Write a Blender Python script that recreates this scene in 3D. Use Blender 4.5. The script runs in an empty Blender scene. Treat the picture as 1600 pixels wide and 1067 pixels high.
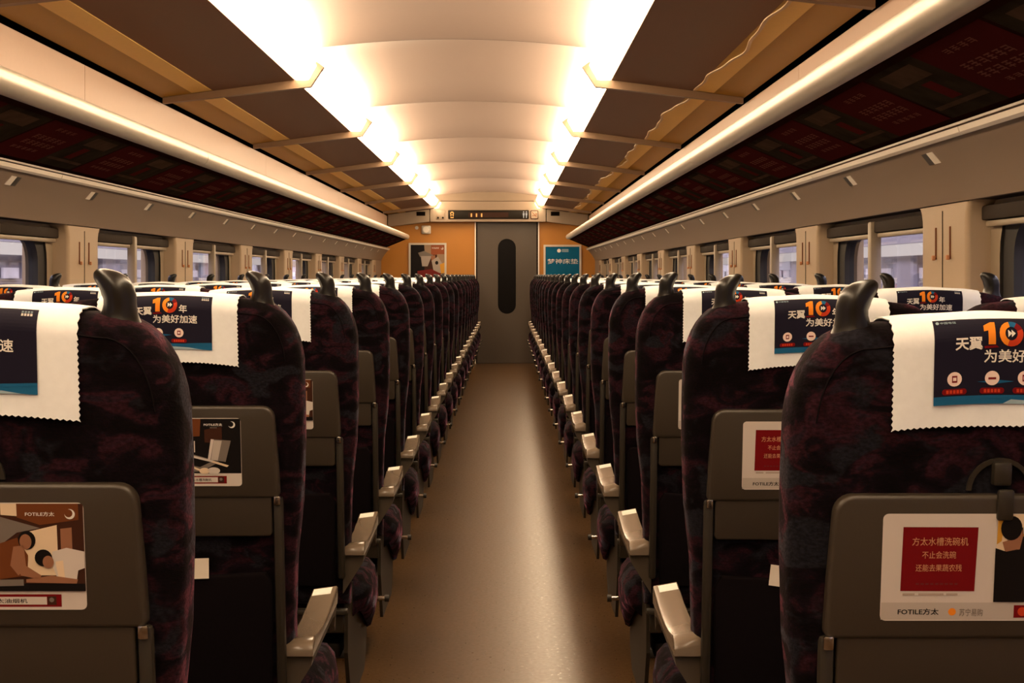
import bpy, bmesh, math, random
from mathutils import Matrix, Vector
random.seed(7)
sc = bpy.context.scene
COL = sc.collection

# ---------------------------------------------------------------- camera
CZ = 1.22
cam_d = bpy.data.cameras.new('camera')
cam = bpy.data.objects.new('camera', cam_d)
COL.objects.link(cam)
cam.location = (0, 0, CZ)
cam.rotation_euler = (math.radians(90), 0, 0)
cam_d.sensor_width = 36
cam_d.lens = 54
cam_d.shift_x = 9 / 1600
cam_d.shift_y = -103.5 / 1600
cam_d.clip_start = 0.05
sc.camera = cam

# ---------------------------------------------------------------- world, exposure
w = bpy.data.worlds.new('world')
sc.world = w
w.use_nodes = True
w.node_tree.nodes['Background'].inputs[0].default_value = (0.66, 0.60, 0.68, 1)
w.node_tree.nodes['Background'].inputs[1].default_value = 8.0
sc.view_settings.view_transform = 'Standard'
sc.view_settings.look = 'None'
sc.view_settings.gamma = 1
sc.view_settings.use_curve_mapping = False
sc.view_settings.exposure = 0.18
sc.cycles.use_denoising = True
sc.cycles.max_bounces = 10
sc.cycles.diffuse_bounces = 6
sc.cycles.sample_clamp_indirect = 6
LAMP_COL = (1.0, 0.75, 0.475)
LAMP_DOWN = 20.5     # glow of the translucent covers
LAMP_UP = 31.0       # bare tubes over the covers, facing the ceiling


# ---------------------------------------------------------------- materials
def lin(c):
    return tuple(((v / 255) / 12.92 if v / 255 <= 0.04045 else ((v / 255 + 0.055) / 1.055) ** 2.4) for v in c) + (1,)


MATS = {}


def mat(name, col, rough=0.5, metal=0.0, spec=0.5, noise=0.0, nscale=40, bump=0.0, emit=None, estr=1.0, coat=0.0):
    """a plain surface with a little procedural unevenness; col is linear rgb"""
    if name in MATS:
        return MATS[name]
    m = bpy.data.materials.new(name)
    m.use_nodes = True
    nt = m.node_tree
    b = nt.nodes['Principled BSDF']
    b.inputs['Base Color'].default_value = tuple(col[:3]) + (1,)
    b.inputs['Roughness'].default_value = rough
    b.inputs['Metallic'].default_value = metal
    b.inputs['Specular IOR Level'].default_value = spec
    b.inputs['Coat Weight'].default_value = coat
    if emit:
        b.inputs['Emission Color'].default_value = tuple(emit[:3]) + (1,)
        b.inputs['Emission Strength'].default_value = estr
    if noise > 0 or bump > 0:
        tc = nt.nodes.new('ShaderNodeTexCoord')
        n = nt.nodes.new('ShaderNodeTexNoise')
        n.inputs['Scale'].default_value = nscale
        n.inputs['Detail'].default_value = 3
        nt.links.new(tc.outputs['Object'], n.inputs['Vector'])
        if noise > 0:
            mx = nt.nodes.new('ShaderNodeMix')
            mx.data_type = 'RGBA'
            mx.inputs[6].default_value = tuple(v * (1 - noise) for v in col[:3]) + (1,)
            mx.inputs[7].default_value = tuple(min(1, v * (1 + noise)) for v in col[:3]) + (1,)
            nt.links.new(n.outputs['Fac'], mx.inputs[0])
            nt.links.new(mx.outputs[2], b.inputs['Base Color'])
        if bump > 0:
            bp = nt.nodes.new('ShaderNodeBump')
            bp.inputs['Strength'].default_value = bump
            bp.inputs['Distance'].default_value = 0.002
            nt.links.new(n.outputs['Fac'], bp.inputs['Height'])
            nt.links.new(bp.outputs['Normal'], b.inputs['Normal'])
    if name.startswith('print') or name.startswith('sticker'):
        b.inputs['Specular IOR Level'].default_value = 0.12
    MATS[name] = m
    return m


def fabric_mat():
    m = bpy.data.materials.new('seat_fabric')
    m.use_nodes = True
    nt = m.node_tree
    N = nt.nodes.new
    L = nt.links.new
    b = nt.nodes['Principled BSDF']
    tc = N('ShaderNodeTexCoord')
    oi = N('ShaderNodeObjectInfo')
    mul = N('ShaderNodeMath'); mul.operation = 'MULTIPLY'; mul.inputs[1].default_value = 37.0
    add = N('ShaderNodeVectorMath'); add.operation = 'ADD'
    L(oi.outputs['Random'], mul.inputs[0])
    L(tc.outputs['Object'], add.inputs[0])
    L(mul.outputs[0], add.inputs[1])
    sq = N('ShaderNodeVectorMath'); sq.operation = 'MULTIPLY'; sq.inputs[1].default_value = (1, 1, 1.7)
    L(add.outputs[0], sq.inputs[0])

    def noise(scale, det, dist):
        n = N('ShaderNodeTexNoise')
        n.inputs['Scale'].default_value = scale
        n.inputs['Detail'].default_value = det
        n.inputs['Distortion'].default_value = dist
        L(sq.outputs[0], n.inputs['Vector'])
        return n
    n1 = noise(15, 4, 0.9)
    r1 = N('ShaderNodeValToRGB')
    e = r1.color_ramp.elements
    e[0].position = 0.40; e[0].color = (0.0022, 0.0008, 0.0012, 1)
    e[1].position = 0.47; e[1].color = (0.0036, 0.0014, 0.0026, 1)
    for p, c in ((0.52, (0.006, 0.0026, 0.0050, 1)), (0.56, (0.017, 0.0045, 0.0075, 1)), (0.62, (0.023, 0.0065, 0.011, 1)), (0.66, (0.013, 0.0065, 0.011, 1))):
        x = e.new(p); x.color = c
    L(n1.outputs['Fac'], r1.inputs[0])
    n2 = noise(12, 3, 0.7)
    n2.noise_dimensions = '4D'
    n2.inputs['W'].default_value = 5.3
    r2 = N('ShaderNodeValToRGB')
    r2.color_ramp.elements[0].position = 0.54
    r2.color_ramp.elements[1].position = 0.60
    L(n2.outputs['Fac'], r2.inputs[0])
    mx = N('ShaderNodeMix'); mx.data_type = 'RGBA'
    mx.inputs[7].default_value = (0.010, 0.0092, 0.0130, 1)
    L(r2.outputs[0], mx.inputs[0])
    L(r1.outputs[0], mx.inputs[6])
    n3 = noise(190, 2, 0)
    r3 = N('ShaderNodeMapRange')
    r3.inputs[1].default_value = 0.3; r3.inputs[2].default_value = 0.7
    r3.inputs[3].default_value = 0.5; r3.inputs[4].default_value = 1.45
    L(n3.outputs['Fac'], r3.inputs[0])
    m2 = N('ShaderNodeMix'); m2.data_type = 'RGBA'; m2.blend_type = 'MULTIPLY'; m2.inputs[0].default_value = 1
    L(mx.outputs[2], m2.inputs[6])
    L(r3.outputs[0], m2.inputs[7])
    L(m2.outputs[2], b.inputs['Base Color'])
    b.inputs['Roughness'].default_value = 0.95
    b.inputs['Specular IOR Level'].default_value = 0.1
    b.inputs['Sheen Weight'].default_value = 0.55
    b.inputs['Sheen Roughness'].default_value = 0.32
    sc_ = N('ShaderNodeVectorMath'); sc_.operation = 'SCALE'; sc_.inputs['Scale'].default_value = 17
    L(m2.outputs[2], sc_.inputs[0])
    L(sc_.outputs[0], b.inputs['Sheen Tint'])
    bp = N('ShaderNodeBump'); bp.inputs['Strength'].default_value = 0.35; bp.inputs['Distance'].default_value = 0.002
    L(n3.outputs['Fac'], bp.inputs['Height'])
    L(bp.outputs['Normal'], b.inputs['Normal'])
    return m


def glass_mat(name, tint):
    m = bpy.data.materials.new(name)
    m.use_nodes = True
    nt = m.node_tree
    nt.nodes.remove(nt.nodes['Principled BSDF'])
    out = nt.nodes['Material Output']
    t = nt.nodes.new('ShaderNodeBsdfTransparent'); t.inputs[0].default_value = tint
    g = nt.nodes.new('ShaderNodeBsdfGlossy'); g.inputs['Roughness'].default_value = 0.02
    f = nt.nodes.new('ShaderNodeFresnel'); f.inputs[0].default_value = 1.45
    mx = nt.nodes.new('ShaderNodeMixShader')
    ge = nt.nodes.new('ShaderNodeNewGeometry')          # reflect on the outer faces only
    iv = nt.nodes.new('ShaderNodeMath'); iv.operation = 'SUBTRACT'; iv.inputs[0].default_value = 1
    nt.links.new(ge.outputs['Backfacing'], iv.inputs[1])
    mu = nt.nodes.new('ShaderNodeMath'); mu.operation = 'MULTIPLY'
    nt.links.new(f.outputs[0], mu.inputs[0]); nt.links.new(iv.outputs[0], mu.inputs[1])
    nt.links.new(mu.outputs[0], mx.inputs[0])
    nt.links.new(t.outputs[0], mx.inputs[1])
    nt.links.new(g.outputs[0], mx.inputs[2])
    nt.links.new(mx.outputs[0], out.inputs[0])
    return m


def emit_mat(name, col, s):
    m = bpy.data.materials.new(name)
    m.use_nodes = True
    nt = m.node_tree
    nt.nodes.remove(nt.nodes['Principled BSDF'])
    e = nt.nodes.new('ShaderNodeEmission')
    e.inputs[0].default_value = tuple(col[:3]) + (1,)
    e.inputs[1].default_value = s
    nt.links.new(e.outputs[0], nt.nodes['Material Output'].inputs[0])
    MATS[name] = m
    return m


def floor_mat():
    m = mat('floor_vinyl', (0.072, 0.035, 0.010), 0.3, spec=0.30, noise=0.25, nscale=60)
    nt = m.node_tree
    b = nt.nodes['Principled BSDF']
    tc = nt.nodes.new('ShaderNodeTexCoord')
    n = nt.nodes.new('ShaderNodeTexNoise')
    n.inputs['Scale'].default_value = 70
    n.inputs['Detail'].default_value = 3
    r = nt.nodes.new('ShaderNodeMapRange')
    r.inputs[1].default_value = 0.3; r.inputs[2].default_value = 0.7
    r.inputs[3].default_value = 0.27; r.inputs[4].default_value = 0.36
    nt.links.new(tc.outputs['Object'], n.inputs['Vector'])
    nt.links.new(n.outputs['Fac'], r.inputs[0])
    nt.links.new(r.outputs[0], b.inputs['Roughness'])
    return m


FAB = fabric_mat()
M_POCKET = mat('pocket_fabric', (0.004, 0.0022, 0.003), 0.95, spec=0.1, noise=0.3, nscale=120, bump=0.3)
M_GRIP = mat('grip_plastic', (0.007, 0.0056, 0.0038), 0.30, noise=0.1)
M_TRAY = mat('tray_plastic', (0.040, 0.030, 0.020), 0.42, noise=0.06, nscale=300, bump=0.05)
M_TRAYARM = mat('tray_arm_plastic', (0.026, 0.021, 0.014), 0.4, noise=0.1)
M_ENDP = mat('end_panel_plastic', (0.024, 0.0175, 0.010), 0.5, spec=0.3, noise=0.06)
M_CHROME = mat('bolt_metal', (0.5, 0.45, 0.38), 0.25, metal=1.0, noise=0.1)
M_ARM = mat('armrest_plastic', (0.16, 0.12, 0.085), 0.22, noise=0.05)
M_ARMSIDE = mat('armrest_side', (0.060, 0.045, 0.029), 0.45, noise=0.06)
M_DARK = mat('dark_steel', (0.02, 0.016, 0.012), 0.5, noise=0.2)
M_CLOTH = mat('cover_cloth', (0.90, 0.93, 0.95), 0.9, spec=0.15, noise=0.05, nscale=90, bump=0.15)
M_NAVY = mat('print_navy', (0.011, 0.009, 0.021), 0.6)
M_BLUE = mat('print_blue', (0.012, 0.11, 0.24), 0.6)
M_WAVE = mat('print_wave', (0.30, 0.42, 0.48), 0.6)
M_TXT = mat('print_white', (0.80, 0.76, 0.70), 0.6)
M_ORANGE = mat('print_orange', (0.85, 0.26, 0.02), 0.6)
M_RED2 = mat('print_red_orange', (0.55, 0.05, 0.015), 0.6)
M_RED = mat('print_red', (0.17, 0.004, 0.006), 0.6)
M_PINK = mat('print_pink', (0.85, 0.66, 0.60), 0.6)
M_PAPER = mat('sticker_white', (0.62, 0.55, 0.50), 0.4)
M_BAND = mat('sticker_band', (0.48, 0.42, 0.37), 0.4)
M_BLACK = mat('print_black', (0.008, 0.006, 0.006), 0.5)
M_BROWN = mat('print_brown', (0.15, 0.045, 0.014), 0.5)
M_BROWND = mat('print_dark_brown', (0.05, 0.018, 0.01), 0.5)
M_SKIN = mat('print_skin', (0.30, 0.135, 0.075), 0.5)
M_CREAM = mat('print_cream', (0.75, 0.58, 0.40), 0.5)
M_GREY = mat('print_grey', (0.18, 0.15, 0.13), 0.5)
M_YEL = mat('print_amber', (0.60, 0.30, 0.04), 0.5)
M_GOLD = mat('print_gold_letters', (0.62, 0.30, 0.16), 0.5)
M_TEAL = mat('poster_teal', (0.002, 0.105, 0.21), 0.4, spec=0.12, noise=0.15, nscale=6)
M_WALL = mat('wall_panel', (0.215, 0.15, 0.105), 0.5, noise=0.04, nscale=300, bump=0.03)
M_PILLAR = mat('pillar_panel', (0.42, 0.31, 0.20), 0.5, noise=0.04, nscale=200)
M_PEACH = mat('peach_panel', (0.47, 0.30, 0.205), 0.42, noise=0.03)
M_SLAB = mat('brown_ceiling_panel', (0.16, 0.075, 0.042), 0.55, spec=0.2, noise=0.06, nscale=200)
M_WALLREFL = mat('ochre_wall_reflection', (0.42, 0.235, 0.02), 0.4, spec=0.2, noise=0.05, nscale=120)  # ochre stands for the peach wall mirrored in the brown panel
M_RAILREFL = mat('tan_rail_reflection', (0.85, 0.56, 0.17), 0.4, spec=0.2, noise=0.05)  # lighter tan stands for the rack rail mirrored in the panel
M_CEIL = mat('ceiling_paint', (0.43, 0.325, 0.28), 0.42, noise=0.02)
M_VOID = mat('dark_gap', (0.006, 0.004, 0.003), 0.9, spec=0.0)
M_RAIL = mat('rack_rail_metal', (0.66, 0.58, 0.48), 0.36, metal=0.55, noise=0.04)
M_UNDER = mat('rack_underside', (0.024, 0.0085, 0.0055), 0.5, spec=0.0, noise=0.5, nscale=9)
M_BRACKET = mat('bracket_paint', (0.20, 0.118, 0.065), 0.4, noise=0.04)
M_ENDORANGE = mat('end_wall_orange', (0.42, 0.165, 0.013), 0.5, noise=0.06, nscale=120)
M_DOOR = mat('door_grey', (0.066, 0.047, 0.032), 0.42, noise=0.06, nscale=150)
M_HEADER = mat('header_panel', (0.23, 0.165, 0.11), 0.45, noise=0.03)
M_TRIMW = mat('white_trim', (0.80, 0.72, 0.62), 0.4)
M_FRAME = mat('poster_frame_metal', (0.55, 0.50, 0.43), 0.35, metal=0.4)
M_RUBBER = mat('window_rubber', (0.012, 0.010, 0.008), 0.6)
M_WINFRAME = mat('window_frame', (0.30, 0.235, 0.16), 0.45, noise=0.06)
M_BLIND = mat('blind_box', (0.032, 0.022, 0.015), 0.8, spec=0.15, noise=0.1)
M_PANE = glass_mat('window_glass', (0.86, 0.86, 0.88, 1))
M_DOORPANE = mat('door_glass', (0.004, 0.003, 0.003), 0.3, spec=0.08)
M_FLOOR = floor_mat()
M_LAMP = emit_mat('lamp_cover_glow', LAMP_COL, LAMP_DOWN)
M_TUBE = emit_mat('lamp_tube_glow', LAMP_COL, LAMP_UP)
M_LED = emit_mat('led_amber', (1.0, 0.42, 0.10), 1.1)
M_LEDW = emit_mat('led_white', (1.0, 0.8, 0.6), 0.55)
M_SIGN = mat('sign_screen', (0.010, 0.007, 0.004), 0.5, spec=0.1)
M_SIGN2 = mat('sign_screen_matrix', (0.03, 0.012, 0.007), 0.5, spec=0.1)
M_EXT = mat('outside_train_paint', (0.42, 0.39, 0.45), 0.5, noise=0.12, nscale=2)
M_EXTD = mat('outside_train_window', (0.26, 0.24, 0.30), 0.3)
M_EXTW = mat('outside_train_white', (0.85, 0.82, 0.84), 0.5, noise=0.1, nscale=3)
M_EXTLIT = emit_mat('outside_glow_band', (1.0, 0.88, 0.84), 0.9)
M_EXTRED = mat('outside_train_red', (0.35, 0.10, 0.09), 0.5)


# ---------------------------------------------------------------- mesh helpers
class MB:
    def __init__(s):
        s.v = []; s.f = []; s.m = []; s.mats = []

    def mi(s, m):
        if m not in s.mats:
            s.mats.append(m)
        return s.mats.index(m)

    def add(s, vs, fs, m):
        o = len(s.v); k = s.mi(m)
        s.v += [tuple(p) for p in vs]
        for f in fs:
            s.f.append(tuple(i + o for i in f)); s.m.append(k)
        return s

    def box(s, x0, x1, y0, y1, z0, z1, m):
        x0, x1 = min(x0, x1), max(x0, x1)
        vs = [(x, y, z) for x in (x0, x1) for y in (y0, y1) for z in (z0, z1)]
        return s.add(vs, [(0, 1, 3, 2), (4, 6, 7, 5), (0, 4, 5, 1), (2, 3, 7, 6), (0, 2, 6, 4), (1, 5, 7, 3)], m)

    def rbox(s, x0, x1, y0, y1, z0, z1, r, m, seg=3):
        bm = bmesh.new()
        bmesh.ops.create_cube(bm, size=1)
        for v in bm.verts:
            v.co = Vector(((x0 + x1) / 2 + v.co.x * abs(x1 - x0), (y0 + y1) / 2 + v.co.y * (y1 - y0), (z0 + z1) / 2 + v.co.z * (z1 - z0)))
        bmesh.ops.bevel(bm, geom=list(bm.edges), offset=r, segments=seg, profile=0.5, affect='EDGES')
        bm.verts.index_update()
        s.add([v.co[:] for v in bm.verts], [[v.index for v in f.verts] for f in bm.faces], m)
        bm.free()
        return s

    def prism(s, poly, a0, a1, m, plane='xz', caps=True):
        """poly: 2-D outline; extruded along the third axis from a0 to a1"""
        n = len(poly)

        def P(p, a):
            if plane == 'xz': return (p[0], a, p[1])
            if plane == 'yz': return (a, p[0], p[1])
            return (p[0], p[1], a)
        vs = [P(p, a0) for p in poly] + [P(p, a1) for p in poly]
        fs = [(i, (i + 1) % n, (i + 1) % n + n, i + n) for i in range(n)]
        if caps:
            fs += [tuple(range(n))[::-1], tuple(range(n, 2 * n))]
        return s.add(vs, fs, m)

    def loft(s, rings, m, cap=True):
        n = len(rings[0])
        vs = [p for r in rings for p in r]
        fs = []
        for k in range(len(rings) - 1):
            for i in range(n):
                j = (i + 1) % n
                fs.append((k * n + i, k * n + j, (k + 1) * n + j, (k + 1) * n + i))
        if cap:
            fs.append(tuple(range(n))[::-1])
            fs.append(tuple(range((len(rings) - 1) * n, len(rings) * n)))
        return s.add(vs, fs, m)

    def cyl(s, c, axis, r, h, m, n=16, r2=None):
        """cylinder from c along axis"""
        r2 = r if r2 is None else r2
        ax = 'xyz'.index(axis)
        o = [i for i in range(3) if i != ax]
        rings = []
        for rr, t in ((r, 0), (r2, h)):
            ring = []
            for i in range(n):
                a = 2 * math.pi * i / n
                p = [0, 0, 0]
                p[ax] = c[ax] + t
                p[o[0]] = c[o[0]] + rr * math.cos(a); p[o[1]] = c[o[1]] + rr * math.sin(a)
                ring.append(tuple(p))
            rings.append(ring)
        return s.loft(rings, m)

    def mesh(s, name, fn=None, smooth=True, angle=38):
        me = bpy.data.meshes.new(name)
        vs = [fn(p) for p in s.v] if fn else s.v
        me.from_pydata(vs, [], s.f)
        for m in s.mats:
            me.materials.append(m)
        me.polygons.foreach_set('material_index', s.m)
        bm = bmesh.new(); bm.from_mesh(me)
        bmesh.ops.recalc_face_normals(bm, faces=bm.faces)
        bm.to_mesh(me); bm.free()
        if smooth:
            me.polygons.foreach_set('use_smooth', [True] * len(me.polygons))
            me.set_sharp_from_angle(angle=math.radians(angle))
        me.update()
        return me


def link(name, me, parent=None, **props):
    o = bpy.data.objects.new(name, me)
    COL.objects.link(o)
    if parent is not None:
        o.parent = parent
    for k, v in props.items():
        o[k] = v
    return o


def thing(name, label, cat, loc=(0, 0, 0), group=None):
    o = bpy.data.objects.new(name, None)
    COL.objects.link(o)
    o.location = loc
    o.empty_display_size = 0.1
    o['label'] = label; o['category'] = cat
    if group: o['group'] = group
    return o


def struct(name, mb, parent=None, smooth=True):
    o = link(name, mb.mesh(name, smooth=smooth), parent)
    if parent is None:
        o['kind'] = 'structure'
    return o


def offset_poly(poly, d):
    """move a counter-clockwise or clockwise outline inward by d"""
    n = len(poly)
    area = sum(poly[i][0] * poly[(i + 1) % n][1] - poly[(i + 1) % n][0] * poly[i][1] for i in range(n))
    sg = 1 if area > 0 else -1
    out = []
    for i in range(n):
        p0 = Vector(poly[i - 1]); p = Vector(poly[i]); p1 = Vector(poly[(i + 1) % n])
        a = (p - p0); b = (p1 - p)
        if a.length < 1e-9: a = b
        if b.length < 1e-9: b = a
        a.normalize(); b.normalize()
        na = Vector((-a.y, a.x)); nb = Vector((-b.y, b.x))
        nn = na + nb
        if nn.length < 1e-6: nn = na
        nn.normalize()
        k = 1 / max(0.5, nn.dot(na))
        out.append((p.x + sg * nn.x * d * k, p.y + sg * nn.y * d * k))
    return out


def pillow(mb, poly, y0, y1, r, m, seg=4, r1=None, ry=None):
    """a thick plate with outline poly (x,z) between depths y0 and y1 and rounded edges"""
    r1 = r if r1 is None else r1
    rings = []
    for i in range(seg + 1):
        t = math.pi / 2 * i / seg
        q = offset_poly(poly, r * (1 - math.sin(t)))
        rings.append([(p[0], y0 + (ry or r) * (1 - math.cos(t)), p[1]) for p in q])
    for i in range(seg + 1):
        t = math.pi / 2 * (1 - i / seg)
        q = offset_poly(poly, r1 * (1 - math.sin(t)))
        rings.append([(p[0], y1 - (ry or r1) * (1 - math.cos(t)), p[1]) for p in q])
    return mb.loft(rings, m)


def rrect(x0, x1, z0, z1, r, n=6):
    pts = []
    for cx, cz, a0 in ((x1 - r, z0 + r, -90), (x1 - r, z1 - r, 0), (x0 + r, z1 - r, 90), (x0 + r, z0 + r, 180)):
        for i in range(n + 1):
            a = math.radians(a0 + 90 * i / n)
            pts.append((cx + r * math.cos(a), cz + r * math.sin(a)))
    return pts


_txt = {}


def text2d(s, size=1.0, bold=0.0):
    """triangulated flat lettering, lower left at the origin, in em units times size"""
    key = (s, bold)
    if key not in _txt:
        cu = bpy.data.curves.new('lettering_tmp', 'FONT')
        cu.body = s
        cu.size = 1.0
        cu.offset = bold
        cu.resolution_u = 2
        o = bpy.data.objects.new('lettering_tmp', cu)
        COL.objects.link(o)
        dg = bpy.context.evaluated_depsgraph_get()
        dg.update()
        me = o.evaluated_get(dg).to_mesh()
        vs = [(v.co.x, v.co.y) for v in me.vertices]
        fs = [tuple(p.vertices) for p in me.polygons]
        o.evaluated_get(dg).to_mesh_clear()
        bpy.data.objects.remove(o)
        bpy.data.curves.remove(cu)
        _txt[key] = (vs, fs)
    vs, fs = _txt[key]
    return [(x * size, y * size) for x, y in vs], fs


class Print:
    """flat artwork drawn in (x, z); each layer lies a hair in front of the one before"""
    def __init__(s, place):
        s.mb = MB(); s.place = place; s.k = 0

    def poly(s, pts, m, layer=None):
        if layer is None:
            s.k += 1; layer = s.k
        s.mb.add([s.place(x, z, layer) for x, z in pts], [tuple(range(len(pts)))], m)

    def rect(s, x0, x1, z0, z1, m, layer=None):
        s.poly([(x0, z0), (x1, z0), (x1, z1), (x0, z1)], m, layer)

    def disc(s, x, z, r, m, layer=None, rz=None, n=20):
        rz = rz or r
        s.poly([(x + r * math.cos(2 * math.pi * i / n), z + rz * math.sin(2 * math.pi * i / n)) for i in range(n)], m, layer)

    def fit(s, t, x0, x1, z0, z1, m, bold=0.01, layer=None):
        """lettering stretched into the given box"""
        vs, fs = text2d(t, 1.0, bold)
        if not vs: return
        if layer is None:
            s.k += 1; layer = s.k
        ax, bx = min(v[0] for v in vs), max(v[0] for v in vs)
        az, bz = min(v[1] for v in vs), max(v[1] for v in vs)
        s.mb.add([s.place(x0 + (v[0] - ax) / (bx - ax) * (x1 - x0), z0 + (v[1] - az) / (bz - az) * (z1 - z0), layer) for v in vs], fs, m)


# ---------------------------------------------------------------- layout numbers
CX = -0.25            # middle of the car
Y0, Y1 = -2.4, 21.2   # ends of the car
PITCH = 0.98
ROW0 = 1.65
NROW = 20
BR0, BRP = 7.24, 2.58     # light brackets
NTH = ['first', 'second', 'third', 'fourth', 'fifth', 'sixth', 'seventh', 'eighth', 'ninth', 'tenth', 'eleventh', 'twelfth', 'thirteenth',
       'fourteenth', 'fifteenth', 'sixteenth', 'seventeenth', 'eighteenth', 'nineteenth', 'twentieth']
SIDE = {-1: 'left', 1: 'right'}


def X(s, u):
    return CX + s * u


# ---------------------------------------------------------------- shell
fl = MB()
fl.box(X(-1, 1.62), X(1, 1.62), Y0, Y1 + 0.1, -0.06, 0, M_FLOOR)
struct('floor', fl)

PIL = [(4.09 + 1.97 * k, 4.53 + 1.97 * k) for k in range(-3, 9)]
n_win = 0
n_trim = 0
for s in (-1, 1):
    nm = SIDE[s]
    wl = MB()
    wl.box(X(s, 1.475), X(s, 1.60), Y0, Y1, 0, 0.78, M_WALL)                       # below the windows
    wl.box(X(s, 1.475), X(s, 1.66), Y0, PIL[0][0], 0.78, 1.42, M_WALL)
    wl.box(X(s, 1.475), X(s, 1.66), PIL[-1][1], Y1, 0.78, 1.42, M_WALL)            # blind end bay
    # slanted and slightly hollow panel from window head to lamp strip
    prof = []
    for i in range(7):
        t = i / 6
        prof.append((1.475 - 0.107 * t - 0.012 * math.sin(math.pi * t) * -1, 1.42 + 0.155 * t))
    poly = [(X(s, u), z) for u, z in prof] + [(X(s, 1.70), 1.60), (X(s, 1.70), 1.42)]
    wl.prism(poly, Y0, Y1, M_WALL)
    # peach wall over the rack, in long panels
    ys = [Y0] + [1.46, 5.96, 10.46, 14.96, 19.46] + [Y1]
    for a, b in zip(ys[:-1], ys[1:]):
        wl.box(X(s, 1.385), X(s, 1.42), a + 0.0025, b - 0.0025, 1.60, 2.035, M_PEACH)
    wl.box(X(s, 1.421), X(s, 1.70), Y0, Y1, 1.60, 2.30, M_VOID)
    struct('wall_' + nm, wl)
    # thin bright strip under the rack
    st = MB()
    for a, b in zip([Y0, 3.75, 5.55, 7.9, 10.3, 12.7, 15.1, 17.5], [3.75, 5.55, 7.9, 10.3, 12.7, 15.1, 17.5, Y1 - 0.05]):
        pts = [(1.352, 1.583), (1.356, 1.570), (1.366, 1.564), (1.380, 1.568), (1.384, 1.586)]
        st.prism([(X(s, u), z) for u, z in pts], a + 0.003, b - 0.003, M_TRIMW)
    st.box(X(s, 1.345), X(s, 1.39), Y0, Y1 - 0.05, 1.586, 1.592, M_BRACKET)
    n_trim += 1
    struct('trim_%d' % n_trim, st)
    # bronze sloping ceiling slab
    sb = MB()
    brk = [BR0 + BRP * k for k in range(-4, 6)]
    edges = [Y0] + [b for b in brk if Y0 < b < Y1] + [Y1]
    for a, b in zip(edges[:-1], edges[1:]):
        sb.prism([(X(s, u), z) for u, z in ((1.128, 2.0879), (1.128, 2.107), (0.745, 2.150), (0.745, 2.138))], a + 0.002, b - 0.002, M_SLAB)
        sb.prism([(X(s, u), z) for u, z in ((1.372, 2.056), (1.372, 2.075), (1.1285, 2.107), (1.1285, 2.0878))], a + 0.002, b - 0.002, M_WALLREFL)
        # lighter strip painted as the rack rail's reflection; on the right its inner edge waves
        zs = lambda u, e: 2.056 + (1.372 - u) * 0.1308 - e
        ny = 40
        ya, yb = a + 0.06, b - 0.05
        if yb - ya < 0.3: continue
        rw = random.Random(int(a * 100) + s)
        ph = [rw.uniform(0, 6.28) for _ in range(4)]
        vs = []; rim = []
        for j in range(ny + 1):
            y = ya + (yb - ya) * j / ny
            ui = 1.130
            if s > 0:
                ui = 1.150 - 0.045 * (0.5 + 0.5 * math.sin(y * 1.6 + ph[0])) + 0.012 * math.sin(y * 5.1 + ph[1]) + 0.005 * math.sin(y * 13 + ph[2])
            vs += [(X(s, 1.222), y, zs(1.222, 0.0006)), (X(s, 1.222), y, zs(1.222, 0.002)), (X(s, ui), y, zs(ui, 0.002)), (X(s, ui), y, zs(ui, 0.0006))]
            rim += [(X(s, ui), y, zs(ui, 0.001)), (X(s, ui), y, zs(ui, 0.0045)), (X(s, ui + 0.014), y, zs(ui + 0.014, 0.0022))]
        sb.add(vs, [(4 * j + i, 4 * j + (i + 1) % 4, 4 * j + 4 + (i + 1) % 4, 4 * j + 4 + i) for j in range(ny) for i in range(4)], M_RAILREFL)
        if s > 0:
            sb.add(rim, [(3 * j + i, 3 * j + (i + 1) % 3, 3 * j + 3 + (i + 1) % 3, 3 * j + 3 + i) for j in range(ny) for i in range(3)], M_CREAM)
    sb.prism([(X(s, u), z) for u, z in ((1.45, 2.08), (1.372, 2.0755), (0.78, 2.151), (0.95, 2.30), (1.45, 2.30))], Y0, Y1, M_VOID)
    struct('ceiling_slab_' + nm, sb)
    # window head (top of the recess) and sill
    hd = MB()
    hd.box(X(s, 1.49), X(s, 1.66), Y0, Y1, 1.4195, 1.425, M_BLIND)
    hd.box(X(s, 1.470), X(s, 1.66), Y0, Y1, 0.78, 0.80, M_WALL)
    n_trim += 1
    struct('trim_%d' % n_trim, hd)
    # pillars with flared upper corners
    for k, (a, b) in enumerate(PIL):
        r = 0.06
        pts = [(a, 0.80), (b, 0.80)]
        for i in range(7):
            t = math.pi / 2 * i / 6
            pts.append((b + r * (1 - math.cos(t)), 1.419 - r + r * math.sin(t)))
        for i in range(7):
            t = math.pi / 2 * (1 - i / 6)
            pts.append((a - r * (1 - math.cos(t)), 1.419 - r + r * math.sin(t)))
        pl = MB()
        rings = []
        for u, ins in ((1.66, 0), (1.489, 0.0), (1.481, 0.003), (1.476, 0.011), (1.475, 0.02)):
            q = pts if ins == 0 else offset_poly(pts, ins)
            rings.append([(X(s, u), y, min(max(z, 0.80), 1.419)) for y, z in q])
        pl.loft(rings, M_PILLAR)
        n_trim += 1
        o = struct('trim_%d' % n_trim, pl)
        mid = (a + b) / 2
        sm = MB(); sm.box(X(s, 1.4765), X(s, 1.473), mid - 0.0015, mid + 0.0015, 0.80, 1.40, M_BLIND)
        struct('panel_seam', sm, o)
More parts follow.
